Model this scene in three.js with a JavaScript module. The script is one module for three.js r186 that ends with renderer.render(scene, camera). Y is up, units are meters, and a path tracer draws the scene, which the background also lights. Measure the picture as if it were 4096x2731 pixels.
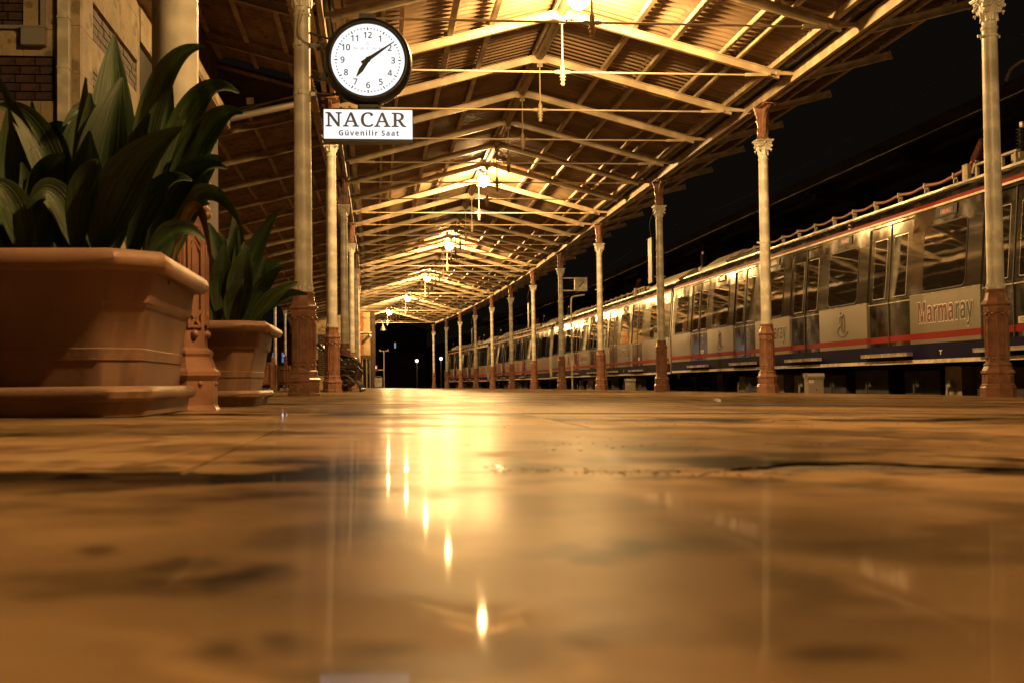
import * as THREE from 'three';
import { mergeGeometries, toCreasedNormals } from 'three/addons/utils/BufferGeometryUtils.js';
import { FontLoader } from 'three/addons/loaders/FontLoader.js';
import { TextGeometry } from 'three/addons/geometries/TextGeometry.js';
import { RectAreaLightUniformsLib } from 'three/addons/lights/RectAreaLightUniformsLib.js';

// ---------------------------------------------------------------- camera, sky, exposure
const CAM_Y = 0.09;                       // the camera stands almost on the floor
const scene = new THREE.Scene();
const camera = new THREE.PerspectiveCamera(30.55, 1024 / 682, 0.05, 900);
camera.position.set(0, CAM_Y, 0);
camera.rotation.order = 'YXZ';
camera.rotation.set(0.0327, -0.1077, -0.0122);
camera.focus = 15;
camera.userData.fStop = 8.5;
const renderer = new THREE.WebGLRenderer({ antialias: true });
renderer.toneMapping = THREE.LinearToneMapping;
renderer.toneMappingExposure = 1;
renderer.shadowMap.enabled = true;
RectAreaLightUniformsLib.init();
{ // night sky: an even, almost black warm grey
  const W = 8, H = 4, d = new Float32Array(W * H * 4);
  for (let i = 0; i < W * H; i++) d.set([0.0038, 0.0030, 0.0022, 1], i * 4);
  const t = new THREE.DataTexture(d, W, H, THREE.RGBAFormat, THREE.FloatType);
  t.mapping = THREE.EquirectangularReflectionMapping; t.magFilter = THREE.LinearFilter; t.needsUpdate = true;
  scene.background = t; scene.environment = t;
}
{ // faint moonlight
  const m = new THREE.DirectionalLight(0xcfd8ff, 0.006);
  m.name = 'moon'; m.position.set(40, 60, 30); m.castShadow = true;
  Object.assign(m.shadow.camera, { left: -60, right: 60, top: 60, bottom: -60, near: 1, far: 250 });
  scene.add(m);
}
const SODIUM = new THREE.Color().setRGB(1, 0.58, 0.20), LAMP_CD = 155;

// ---------------------------------------------------------------- helpers
let seed = 7;
const rnd = () => { seed = (seed + 0x6d2b79f5) | 0; let t = Math.imul(seed ^ (seed >>> 15), 1 | seed); t = (t + Math.imul(t ^ (t >>> 7), 61 | t)) ^ t; return ((t ^ (t >>> 14)) >>> 0) / 4294967296; };
const rr = (a, b) => a + (b - a) * rnd();
const V = (x, y, z) => new THREE.Vector3(x, y, z);
const clamp = (x, a, b) => Math.min(b, Math.max(a, x)), sstep = (a, b, x) => { const t = clamp((x - a) / (b - a), 0, 1); return t * t * (3 - 2 * t); };
const hash = (x, y, s) => { let h = Math.imul(x, 374761393) ^ Math.imul(y, 668265263) ^ Math.imul(s, 1442695041); h = Math.imul(h ^ (h >>> 13), 1274126177); return ((h ^ (h >>> 16)) >>> 0) / 4294967296; };
function vnoise(x, y, per, s) { // periodic value noise
  const ix = Math.floor(x), iy = Math.floor(y), fx = x - ix, fy = y - iy, u = fx * fx * (3 - 2 * fx), v = fy * fy * (3 - 2 * fy), m = (a) => ((a % per) + per) % per;
  const a = hash(m(ix), m(iy), s), b = hash(m(ix + 1), m(iy), s), c = hash(m(ix), m(iy + 1), s), d = hash(m(ix + 1), m(iy + 1), s);
  return a + (b - a) * u + (c - a) * v + (a - b - c + d) * u * v;
}
function fbm(u, v, base, oct, s) { let sum = 0, a = 0.5, n = 0, p = base; for (let i = 0; i < oct; i++) { sum += a * vnoise(u * p, v * p, p, s + i); n += a; a *= 0.5; p *= 2; } return sum / n; }
function ftex(size, fn, rep = 1) { // a height map in floats
  const d = new Float32Array(size * size * 4); for (let y = 0; y < size; y++) for (let x = 0; x < size; x++) { const c = fn((x + 0.5) / size, (y + 0.5) / size), o = (y * size + x) * 4; d[o] = d[o + 1] = d[o + 2] = c; d[o + 3] = 1; }
  const t = new THREE.DataTexture(d, size, size, THREE.RGBAFormat, THREE.FloatType); t.wrapS = t.wrapT = THREE.RepeatWrapping; t.magFilter = THREE.LinearFilter; t.repeat.set(rep, rep); t.needsUpdate = true; return t;
}
function tex(size, fn, srgb = false, rep = 1) {
  const d = new Uint8Array(size * size * 4);
  for (let y = 0; y < size; y++) for (let x = 0; x < size; x++) {
    const c = fn((x + 0.5) / size, (y + 0.5) / size), o = (y * size + x) * 4, k = Array.isArray(c) ? c : [c, c, c];
    for (let i = 0; i < 3; i++) d[o + i] = clamp(Math.round(k[i] * 255), 0, 255);
    d[o + 3] = 255;
  }
  const t = new THREE.DataTexture(d, size, size); t.wrapS = t.wrapT = THREE.RepeatWrapping; t.magFilter = THREE.LinearFilter; t.minFilter = THREE.LinearMipmapLinearFilter;
  if (srgb) t.colorSpace = THREE.SRGBColorSpace; t.repeat.set(rep, rep); t.needsUpdate = true; return t;
}
const clean = (g) => { g = g.index ? g.toNonIndexed() : g; for (const k of Object.keys(g.attributes)) if (!['position', 'normal', 'uv'].includes(k)) g.deleteAttribute(k); if (!g.attributes.normal) g.computeVertexNormals(); if (!g.attributes.uv) g.setAttribute('uv', new THREE.BufferAttribute(new Float32Array(g.attributes.position.count * 2), 2)); g.clearGroups(); g.morphAttributes = {}; return g; };
const merge = (list) => list.length === 1 ? clean(list[0]) : mergeGeometries(list.map(clean));
function muv(g, s = 1) { // texture coordinates in metres, by the main direction of each face
  g = clean(g); const p = g.attributes.position, n = g.attributes.normal, uv = g.attributes.uv;
  for (let i = 0; i < p.count; i++) {
    const ax = Math.abs(n.getX(i)), ay = Math.abs(n.getY(i)), az = Math.abs(n.getZ(i));
    if (ay >= ax && ay >= az) uv.setXY(i, p.getX(i) * s, p.getZ(i) * s); else if (ax >= az) uv.setXY(i, p.getZ(i) * s, p.getY(i) * s); else uv.setXY(i, p.getX(i) * s, p.getY(i) * s);
  }
  return g;
}
const tr = (g, x = 0, y = 0, z = 0, rx = 0, ry = 0, rz = 0) => { if (rx || ry || rz) g.applyMatrix4(new THREE.Matrix4().makeRotationFromEuler(new THREE.Euler(rx, ry, rz))); return g.translate(x, y, z); };
const box = (w, h, d, x, y, z, rx, ry, rz) => tr(new THREE.BoxGeometry(w, h, d), x, y, z, rx, ry, rz);
const bx2 = (x0, x1, y0, y1, z0, z1) => box(x1 - x0, y1 - y0, z1 - z0, (x0 + x1) / 2, (y0 + y1) / 2, (z0 + z1) / 2);
const cyl = (rt, rb, h, seg, x, y, z, rx, ry, rz, open) => tr(new THREE.CylinderGeometry(rt, rb, h, seg, 1, !!open), x, y, z, rx, ry, rz);
const sph = (r, x, y, z, a = 10, b = 7) => new THREE.SphereGeometry(r, a, b).translate(x, y, z);
function bar(p, q, w, h, up = V(0, 1, 0)) { // a box from p to q
  const d = q.clone().sub(p), L = d.length(); d.normalize();
  const s = new THREE.Vector3().crossVectors(up, d).normalize(), u = new THREE.Vector3().crossVectors(d, s);
  return new THREE.BoxGeometry(w, h, L).applyMatrix4(new THREE.Matrix4().makeBasis(s, u, d).setPosition(p.clone().add(q).multiplyScalar(0.5)));
}
function ibeam(p, q, w, h, t = 0.012) { // an I section from p to q
  const d = q.clone().sub(p), L = d.length(); d.normalize();
  const s = new THREE.Vector3().crossVectors(V(0, 1, 0), d).normalize(), u = new THREE.Vector3().crossVectors(d, s);
  const g = merge([new THREE.BoxGeometry(t, h - 2 * t, L), new THREE.BoxGeometry(w, t, L).translate(0, h / 2 - t / 2, 0), new THREE.BoxGeometry(w, t, L).translate(0, -h / 2 + t / 2, 0)]);
  return g.applyMatrix4(new THREE.Matrix4().makeBasis(s, u, d).setPosition(p.clone().add(q).multiplyScalar(0.5)));
}
function rod(p, q, r, seg = 8) { const d = q.clone().sub(p), L = d.length(); const g = new THREE.CylinderGeometry(r, r, L, seg, 1); g.applyQuaternion(new THREE.Quaternion().setFromUnitVectors(V(0, 1, 0), d.normalize())); return g.translate((p.x + q.x) / 2, (p.y + q.y) / 2, (p.z + q.z) / 2); }
const tube = (pts, r, n = 24, seg = 8, closed = false) => new THREE.TubeGeometry(new THREE.CatmullRomCurve3(pts, closed), n, r, seg, closed);
function lathe(pts, seg, phi = 0, flat = false) { let g = new THREE.LatheGeometry(pts.map(([r, y]) => new THREE.Vector2(Math.max(r, 1e-4), y)), seg, phi); if (flat) { g = g.toNonIndexed(); g.computeVertexNormals(); } return g; }
const crease = (g, a = 0.6) => toCreasedNormals(clean(g), a);
function ext(shape, depth, o = {}) { return new THREE.ExtrudeGeometry(shape, { depth, bevelEnabled: false, curveSegments: 8, ...o }); }
const poly = (pts) => { const s = new THREE.Shape(); pts.forEach(([x, y], i) => i ? s.lineTo(x, y) : s.moveTo(x, y)); s.closePath(); return s; };
function rrect(x0, x1, y0, y1, r) { const s = new THREE.Shape(); s.moveTo(x0 + r, y0); s.lineTo(x1 - r, y0); s.quadraticCurveTo(x1, y0, x1, y0 + r); s.lineTo(x1, y1 - r); s.quadraticCurveTo(x1, y1, x1 - r, y1); s.lineTo(x0 + r, y1); s.quadraticCurveTo(x0, y1, x0, y1 - r); s.lineTo(x0, y0 + r); s.quadraticCurveTo(x0, y0, x0 + r, y0); return s; }

const used = new Map();
const numbered = (n) => { const k = used.get(n) ?? 0; used.set(n, k + 1); return k ? n + '_' + String(k).padStart(3, '0') : n; };
const shade = (m) => { m.castShadow = m.receiveShadow = true; return m; };
function part(name, geo, mat, parent) { const m = shade(new THREE.Mesh(geo, mat)); m.name = name; parent.add(m); return m; }
function thing(name, label, category, pos = [0, 0, 0], turn = 0, group) { const g = new THREE.Group(); g.name = numbered(name); g.position.set(...pos); g.rotation.y = turn; g.userData = { label, category }; if (group) g.userData.group = group; scene.add(g); return g; }
function single(name, geo, mat, label, category, pos = [0, 0, 0], turn = 0, group) { const m = shade(new THREE.Mesh(geo, mat)); m.name = numbered(name); m.position.set(...pos); m.rotation.y = turn; m.userData = { label, category }; if (group) m.userData.group = group; scene.add(m); return m; }
function copy(o, pos, turn, label) { const c = o.clone(); c.name = numbered(o.name.replace(/_\d{3}$/, '')); c.position.set(...pos); c.rotation.y = turn; c.userData = { ...o.userData }; if (label) c.userData.label = label; scene.add(c); return c; }
function structure(name, geo, mat) { const m = shade(new THREE.Mesh(geo, mat)); m.name = name; m.userData = { kind: 'structure' }; scene.add(m); return m; }

// the platform runs straight away from the camera and bends left beyond 46 m
function F(s) { const Z = s < 46 ? s : 46 + (s - 46) * 0.945, o = Math.max(0, Z - 46); return { x: -o * o / 1290, y: -0.0015 * Math.max(0, Z - 38), Z, th: -o / 645 }; }
const W = (X, y, s) => { const f = F(s); return V(f.x + X, y + f.y, -(f.Z - f.th * X)); };
const place = (o, s) => { const f = F(s); o.position.set(f.x, f.y, -f.Z); o.rotation.y = -f.th; return o; };
const floorY = (X, Z) => -0.0149 * (X + 0.756) - 0.003 * clamp(Z - 6, 0, 7) - 0.0016 * Math.max(0, Z - 13);
const T0 = 16.702, DT = 8.2 / 3;           // trusses
const colS = (i) => i === 0 ? 5.12 : 4.94 + 8.2 * i;

// ---------------------------------------------------------------- materials
const N = {
  fine: tex(256, (u, v) => fbm(u, v, 8, 5, 11)),
  soft: tex(256, (u, v) => fbm(u, v, 4, 4, 23)),
  blotch: tex(512, (u, v) => { const n = fbm(u, v, 4, 6, 31); return 0.80 + 0.2 * sstep(0.3, 0.7, n); }, true),
  grime: tex(512, (u, v) => { const n = fbm(u, v, 6, 6, 41), st = fbm(u, v * 0.25, 16, 4, 47), sp = sstep(0.62, 0.72, fbm(u, v, 24, 3, 53)); const k = 0.80 + 0.2 * sstep(0.28, 0.7, n * 0.6 + st * 0.4) - 0.14 * sp; return [k, k * 0.985, k * 0.96]; }, true),
  drips: tex(256, (u, v) => fbm(u * 1, v * 0.15, 16, 4, 61) * 0.6 + fbm(u, v, 10, 4, 67) * 0.4),
  stone: tex(512, (u, v) => { const n = fbm(u, v, 5, 6, 71), f = fbm(u, v, 48, 3, 79), k = 0.66 + 0.28 * n + 0.14 * f - 0.2 * sstep(0.6, 0.75, fbm(u, v, 9, 5, 83)); return [k, k * 0.97, k * 0.92]; }, true),
  brushed: tex(512, (u, v) => 0.5 * fbm(u, v * 0.06, 64, 2, 89) + 0.5 * fbm(u, v, 5, 3, 97)),
  wave: ftex(256, (u, v) => fbm(u, v, 3, 2, 101)),
  leaf: tex(256, (u, v) => { const s = fbm(u, v * 0.05, 24, 3, 107), m = Math.abs(u - 0.5) < 0.012 ? 0.8 : 1, b = fbm(u, v, 5, 4, 109), k = (0.40 + 0.85 * s * s + 0.2 * s) * m; return [k * (0.86 + 0.28 * b), k, k * 0.8]; }, true),
};
const rep = (t, a, b = a) => { const c = t.clone(); c.repeat.set(a, b); c.needsUpdate = true; return c; };
const lin = (r, g, b) => new THREE.Color().setRGB(r, g, b);
const std = (c, rough, o = {}) => new THREE.MeshStandardMaterial({ color: lin(...c), roughness: rough, ...o });
const phy = (c, rough, o = {}) => new THREE.MeshPhysicalMaterial({ color: lin(...c), roughness: rough, ...o });
const M = {
  white: std([0.82, 0.79, 0.70], 0.4, { map: rep(N.blotch, 1.3), bumpMap: rep(N.fine, 2), bumpScale: 0.0006 }),
  brown: std([0.30, 0.152, 0.10], 0.3, { map: rep(N.blotch, 2), bumpMap: rep(N.drips, 5), bumpScale: 0.002 }),
  cream: std([0.54, 0.435, 0.295], 0.5, { map: rep(N.blotch, 0.8), bumpMap: rep(N.fine, 4), bumpScale: 0.001 }),
  creamDull: std([0.50, 0.44, 0.33], 0.6, { map: rep(N.grime, 0.6) }),
  sheet: [0, 1, 2].map((i) => std([[0.265, 0.185, 0.118], [0.29, 0.205, 0.13], [0.24, 0.166, 0.104]][i], 0.6, { map: rep(N.blotch, [0.5, 0.43, 0.57][i]), bumpMap: rep(N.fine, 2), bumpScale: 0.001, side: THREE.DoubleSide })),
  aisleSheet: std([0.25, 0.17, 0.108], 0.75, { map: rep(N.grime, 0.5), side: THREE.DoubleSide }),
  aisleSteel: std([0.36, 0.28, 0.19], 0.6, { map: rep(N.grime, 0.7) }),
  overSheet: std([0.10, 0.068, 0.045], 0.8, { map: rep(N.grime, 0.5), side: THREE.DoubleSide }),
  darkPanel: std([0.075, 0.05, 0.036], 0.8, { map: rep(N.grime, 0.5) }),
  gutter: std([0.035, 0.03, 0.027], 0.45, { bumpMap: rep(N.fine, 3), bumpScale: 0.001 }),
  cable: std([0.06, 0.055, 0.05], 0.6),
  greyCable: std([0.4, 0.37, 0.31], 0.55),
  black: std([0.018, 0.016, 0.015], 0.42, { bumpMap: rep(N.fine, 4), bumpScale: 0.0015 }),
  iron: std([0.035, 0.024, 0.017], 0.28, { bumpMap: rep(N.drips, 6), bumpScale: 0.0015 }),
  steelGrey: std([0.4, 0.38, 0.34], 0.4, { metalness: 0.6, bumpMap: rep(N.fine, 5), bumpScale: 0.0004 }),
  terracotta: std([0.275, 0.155, 0.103], 0.52, { map: rep(N.blotch, 0.5), bumpMap: rep(N.fine, 9), bumpScale: 0.0009 }),
  soil: std([0.03, 0.02, 0.013], 0.95, { bumpMap: rep(N.fine, 8), bumpScale: 0.02 }),
  leaf: [0, 1, 2].map((i) => phy([[0.036, 0.090, 0.020], [0.030, 0.074, 0.017], [0.054, 0.100, 0.024]][i], 0.58, { map: N.leaf, side: THREE.DoubleSide, transmission: 0.35, thickness: 0, bumpMap: N.leaf, bumpScale: 0.0012 })),
  dryLeaf: std([0.26, 0.17, 0.07], 0.6, { map: N.leaf, side: THREE.DoubleSide }),
  stone: std([0.40, 0.34, 0.24], 0.8, { map: rep(N.stone, 1), bumpMap: rep(N.fine, 4), bumpScale: 0.003 }),
  brick: [0, 1, 2].map((i) => std([[0.060, 0.030, 0.024], [0.050, 0.026, 0.022], [0.072, 0.035, 0.026]][i], 0.72, { map: rep(N.stone, 3), bumpMap: rep(N.fine, 8), bumpScale: 0.002 })),
  mortar: std([0.36, 0.31, 0.22], 0.9, { map: rep(N.stone, 2) }),
  pipe: std([0.66, 0.62, 0.52], 0.45, { map: rep(N.blotch, 1.5) }),
  plaster: std([0.58, 0.47, 0.30], 0.75, { map: rep(N.stone, 0.5) }),
  orangePlaster: std([0.45, 0.19, 0.07], 0.75, { map: rep(N.stone, 0.5) }),
  wood: std([0.30, 0.13, 0.065], 0.55, { map: rep(N.grime, 1.5) }),
  asphalt: std([0.03, 0.028, 0.026], 0.95, { bumpMap: rep(N.fine, 3), bumpScale: 0.02 }),
  dark: std([0.025, 0.022, 0.02], 0.8),
  glassDark: phy([0.012, 0.011, 0.01], 0.03, { ior: 1.7, clearcoat: 1, clearcoatRoughness: 0.02, bumpMap: rep(N.wave, 0.55), bumpScale: 0.0022 }),
};
const glow = (r, g, b, k, name) => { const m = new THREE.MeshStandardMaterial({ color: 0x000000, emissive: lin(r, g, b), emissiveIntensity: k, roughness: 0.6 }); m.name = name ?? 'lamp_glow'; return m; };

// ================================================================ GROUND
const floorColor = (u, v) => { // 4 m x 4 m of worn marble: veins, dirt in the pores, a few dark pits
  const n = fbm(u, v, 6, 6, 201), big = fbm(u, v, 3, 3, 205), vein = Math.abs(fbm(u, v, 5, 5, 209) - 0.5), strk = fbm(u, v, 40, 3, 213);
  let k = 0.62 + 0.32 * sstep(0.3, 0.68, n) + 0.14 * strk - 0.16 * sstep(0.03, 0, vein) * sstep(0.45, 0.6, big);
  k -= 0.22 * sstep(0.54, 0.66, fbm(u, v, 14, 5, 217)) * sstep(0.36, 0.58, big); k += 0.16 * sstep(0.018, 0.004, Math.abs(fbm(u, v, 9, 3, 219) - 0.52)) * sstep(0.45, 0.6, fbm(u, v, 4, 2, 220));
  return k;
};
const PITS = [[0.147, 0.74, 0.0072, 0.025], [0.115, 0.701, 0.0171, 0.026], [0.12, 0.676, 0.0094, 0.015], [-0.159, 0.721, 0.0085, 0.02], [-0.107, 0.659, 0.0106, 0.022], [-0.077, 0.62, 0.0086, 0.018], [-0.06, 0.634, 0.0097, 0.016], [0.071, 0.455, 0.0079, 0.014], [-0.055, 0.45, 0.0071, 0.012], [-0.036, 0.455, 0.0063, 0.01], [-0.0, 0.441, 0.0092, 0.009], [0.004, 1.136, 0.0135, 0.034], [-0.001, 0.869, 0.0079, 0.02], [0.157, 0.734, 0.0102, 0.015], [0.153, 0.42, 0.0132, 0.008]];
const tFloor = tex(1024, (u, v) => {
  let k = floorColor(u, v);
  const X = (u < 0.5 ? u : u - 1) * 4, Z = v * 4;
  for (const [px, pz, a, b] of PITS) { const dx = (X - px) / (a * 1.5), dz = (Z - pz) / (b * 1.5), w = 1.6 * (fbm(u, v, 220, 3, 221) - 0.5) + 0.9 * (fbm(u, v, 64, 2, 222) - 0.5); k -= 0.24 * sstep(1.5, 0.2, Math.sqrt(dx * dx + dz * dz) + w * 1.3); }
  const rag = fbm(u, v, 26, 5, 225), jn = Math.abs(Z - 1.47 - 0.05 * Math.sin(X * 2.3)); k -= 0.55 * sstep(0.30, 0.05, jn + 0.25 * (fbm(u, v, 12, 3, 226) - 0.5)) * sstep(0.42, 0.55, rag) + 0.3 * sstep(0.45, 0.1, jn) * sstep(0.52, 0.62, fbm(u, v, 60, 3, 227));
  k = Math.max(0.1, k - 0.13 * sstep(0.52, 0.68, fbm(u, v, 40, 4, 229)));
  return [k, k * 0.955, k * 0.88];
}, true, 0.25);
const tFloorRough = tex(1024, (u, v) => 0.55 + 0.25 * sstep(0.25, 0.75, fbm(u, v, 7, 6, 231)) + 0.2 * sstep(0.58, 0.72, fbm(u, v, 20, 5, 237)), false, 0.25);
const tFloorBump = ftex(1024, (u, v) => 0.72 * fbm(u, v, 10, 4, 241) + 0.16 * fbm(u, v, 90, 3, 247) + 0.35 * sstep(0.60, 0.75, fbm(u, v, 60, 4, 251)) * sstep(0.5, 0.62, fbm(u, v, 5, 3, 257)), 0.25);
const floorMat = [0, 1, 2].map((i) => phy([[0.305, 0.220, 0.145], [0.316, 0.228, 0.150], [0.294, 0.212, 0.140]][i], 0.5, { specularIntensity: 0.025, map: tFloor, roughnessMap: tFloorRough, bumpMap: tFloorBump, bumpScale: 0.0007, clearcoat: 0.10, clearcoatRoughness: 0.035, ior: 1.4 }));
const grout = phy([0.10, 0.072, 0.048], 0.6, { specularIntensity: 0.4, map: rep(N.grime, 2), bumpMap: rep(N.fine, 5), bumpScale: 0.012 });
function sheetGeo(x0, x1, zs, nx, dy, right) { // a floor sheet that follows the fall of the platform and its bend
  const pos = [], uv = [], ix = [];
  zs.forEach((s, j) => { const f = F(s); for (let i = 0; i <= nx; i++) { const X = x0 + (x1 - x0) * i / nx, x = X + f.x; pos.push(x, floorY(X, f.Z) + dy, -f.Z); uv.push(x, f.Z); } });
  for (let j = 0; j + 1 < zs.length; j++) for (let i = 0; i < nx; i++) { const a = j * (nx + 1) + i, b = a + nx + 1; ix.push(a, a + 1, b + 1, a, b + 1, b); }
  const g = new THREE.BufferGeometry(); g.setAttribute('position', new THREE.Float32BufferAttribute(pos, 3)); g.setAttribute('uv', new THREE.Float32BufferAttribute(uv, 2)); g.setIndex(ix); g.computeVertexNormals(); return g;
}
const EDGE = 7.66, ROW = 1.45, ROWS = 10, ZSLAB = ROW * ROWS + 0.0;
const farZ = []; for (let s = ZSLAB; s < 118; s += 3) farZ.push(s); farZ.push(118);
const floor = structure('platform_floor', sheetGeo(-16, EDGE, farZ, 10, 0), floorMat[0]);
part('mortar_bed', sheetGeo(-16, EDGE, [-6, 0, 6, 9, 13, ZSLAB], 10, -0.009), grout, floor);
{ // crumbled mortar showing in the broken joint between the first two rows of slabs
  const pos = [], ix = [], nx = 420, nz = 14; for (let j = 0; j <= nz; j++) for (let i = 0; i <= nx; i++) { const X = -3 + 7.5 * i / nx, Z = 1.26 + 0.38 * j / nz; pos.push(X, floorY(X, Z) - 0.0052 + 0.0034 * fbm(X * 0.23, Z * 0.9, 40, 4, 331), -Z); }
  for (let j = 0; j < nz; j++) for (let i = 0; i < nx; i++) { const a = j * (nx + 1) + i, b = a + nx + 1; ix.push(a, a + 1, b + 1, a, b + 1, b); }
  const g = new THREE.BufferGeometry(); g.setAttribute('position', new THREE.Float32BufferAttribute(pos, 3)); g.setIndex(ix); g.computeVertexNormals(); part('joint_mortar', muv(g), grout, floor);
}
{ // marble slabs, each laid a little out of true
  let k = 0;
  for (let j = -2; j < ROWS; j++) {
    const off = [-1.15, -0.22, -1.6, -0.7][((j % 4) + 4) % 4], xs = [-16];
    for (let X = off - 2.1 * 3; X < EDGE - 0.5; X += 2.1) xs.push(X);
    xs.push(EDGE);
    for (let i = 0; i + 1 < xs.length; i++) {
      const X0 = xs[i], X1 = xs[i + 1], Z0 = j * ROW, Z1 = Z0 + ROW, near = j === 0 && X0 < 0.2 && X1 > 0.2;
      const tz = j === 0 ? -0.009 : rr(-0.0018, 0.0018), tx = j === 0 ? 0 : rr(-0.0006, 0.0006), dy = j === 0 ? 0.0004 : rr(-0.0006, 0.0006), fine = (j === 0 || j === 1) && X0 > -4 && X0 < 3, nx = clamp(Math.round((X1 - X0) / (fine ? 0.022 : 0.16)), 4, fine ? 100 : 40), nz = 8, pos = [], uv = [], ixs = [];
      const P = (a, b) => { // grid point with broken, uneven edges
        let X = X0 + (X1 - X0) * a / nx, Z = Z0 + ROW * b / nz; const broken = (j === 0 && b === nz) || (j === 1 && b === 0);
        const e = (q) => broken ? 0.0008 + 0.16 * sstep(-0.9, -0.3, q) * (1 - 0.95 * sstep(0.6, 0.9, q)) * sstep(0.47, 0.66, fbm(q * 0.11 + j * 0.31, j * 0.37, 16, 5, 301)) : 0.0012 + 0.010 * Math.max(0, fbm(q * 0.31 + k * 0.13, k * 0.37, 12, 4, 301) - 0.42);
        if (a === 0) X += e(Z); if (a === nx) X -= e(Z + 3); if (b === 0) Z += e(X); if (b === nz) Z -= e(X + 5);
        return [X, floorY(X, Z) + dy + (Z - (Z0 + Z1) / 2 - (j === 0 ? 0.6 : 0)) * tz + (X - (X0 + X1) / 2) * tx, -Z];
      };
      const grid = []; for (let b = 0; b <= nz; b++) for (let a = 0; a <= nx; a++) { const p = P(a, b); grid.push(p); pos.push(...p); uv.push(p[0] + (j === 0 || j === 1 ? 0 : (k % 5) * 0.73), -p[2] + (j === 0 || j === 1 ? 0 : (k % 7) * 0.61)); }
      for (let b = 0; b < nz; b++) for (let a = 0; a < nx; a++) { const q = b * (nx + 1) + a, w = q + nx + 1; ixs.push(q, q + 1, w + 1, q, w + 1, w); }
      const ring = []; for (let a = 0; a <= nx; a++) ring.push(a); for (let b = 1; b <= nz; b++) ring.push(b * (nx + 1) + nx); for (let a = nx - 1; a >= 0; a--) ring.push(nz * (nx + 1) + a); for (let b = nz - 1; b > 0; b--) ring.push(b * (nx + 1));
      const base = pos.length / 3; ring.forEach((q) => { const p = grid[q]; pos.push(p[0], p[1], p[2], p[0], p[1] - 0.03, p[2]); uv.push(p[0], -p[2], p[0] + 0.03, -p[2]); });
      ring.forEach((_, q) => { const a = base + q * 2, b = base + ((q + 1) % ring.length) * 2; ixs.push(a, a + 1, b + 1, a, b + 1, b); });
      const g = new THREE.BufferGeometry(); g.setAttribute('position', new THREE.Float32BufferAttribute(pos, 3)); g.setAttribute('uv', new THREE.Float32BufferAttribute(uv, 2)); g.setIndex(ixs); g.computeVertexNormals();
      part('slab', g, floorMat[near ? 0 : k % 3], floor); k++;
    }
  }
}
{ // drops of rain water and grit on the worn joint and the wet patches
  const drops = [], D = (X, Z, r) => drops.push([X, Z, r]);
  for (let i = 0; i < 200; i++) { const X = 0.13 + 0.33 * rnd() * (rnd() < 0.85 ? 1 : 1.6), Z = 1.44 + 0.10 * (rnd() + rnd() - 1) + 0.03 * Math.sin(X * 12); D(X, Z, rr(0.0008, 0.0024)); }
  for (let i = 0; i < 420; i++) { const Z = 1.9 + 8 * Math.pow(rnd(), 1.4), X = 0.2 + Z * rr(0.02, 0.42); D(X, Z, rr(0.0012, 0.0032)); }
  const m = new THREE.InstancedMesh(new THREE.CylinderGeometry(1, 1.15, 0.3, 9), phy([0.2, 0.14, 0.09], 0.06, { ior: 1.5, clearcoat: 1, clearcoatRoughness: 0.06 }), drops.length), q = new THREE.Object3D();
  drops.forEach(([X, Z, r], i) => { q.position.set(X, floorY(X, Z) + 0.0004, -Z); q.rotation.set(rr(-0.12, 0.12), 0, rr(-0.12, 0.12)); q.scale.set(r, r, r); q.updateMatrix(); m.setMatrixAt(i, q.matrix); });
  m.name = 'water_drops'; m.userData = { kind: 'stuff', label: 'small water drops and grit scattered over the wet floor', category: 'water' }; shade(m); scene.add(m);
}
{ // platform edge wall and the track bed below
  const g = []; for (let s = -6; s < 118; s += 4) { const a = W(EDGE - 0.06, 0, s), b = W(EDGE - 0.06, 0, s + 4), y = floorY(EDGE, F(s + 2).Z); g.push(bar(V(a.x, y - 0.62, a.z), V(b.x, y - 0.62, b.z), 0.12, 1.2)); }
  part('edge_wall', muv(merge(g)), M.stone, floor);
  structure('track_bed', muv(new THREE.PlaneGeometry(60, 300).rotateX(-Math.PI / 2).translate(EDGE + 29.8, -1.25, -110)), M.asphalt);
  structure('ground', muv(new THREE.PlaneGeometry(700, 700).rotateX(-Math.PI / 2).translate(0, -1.6, -240)), M.asphalt);
}

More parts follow.
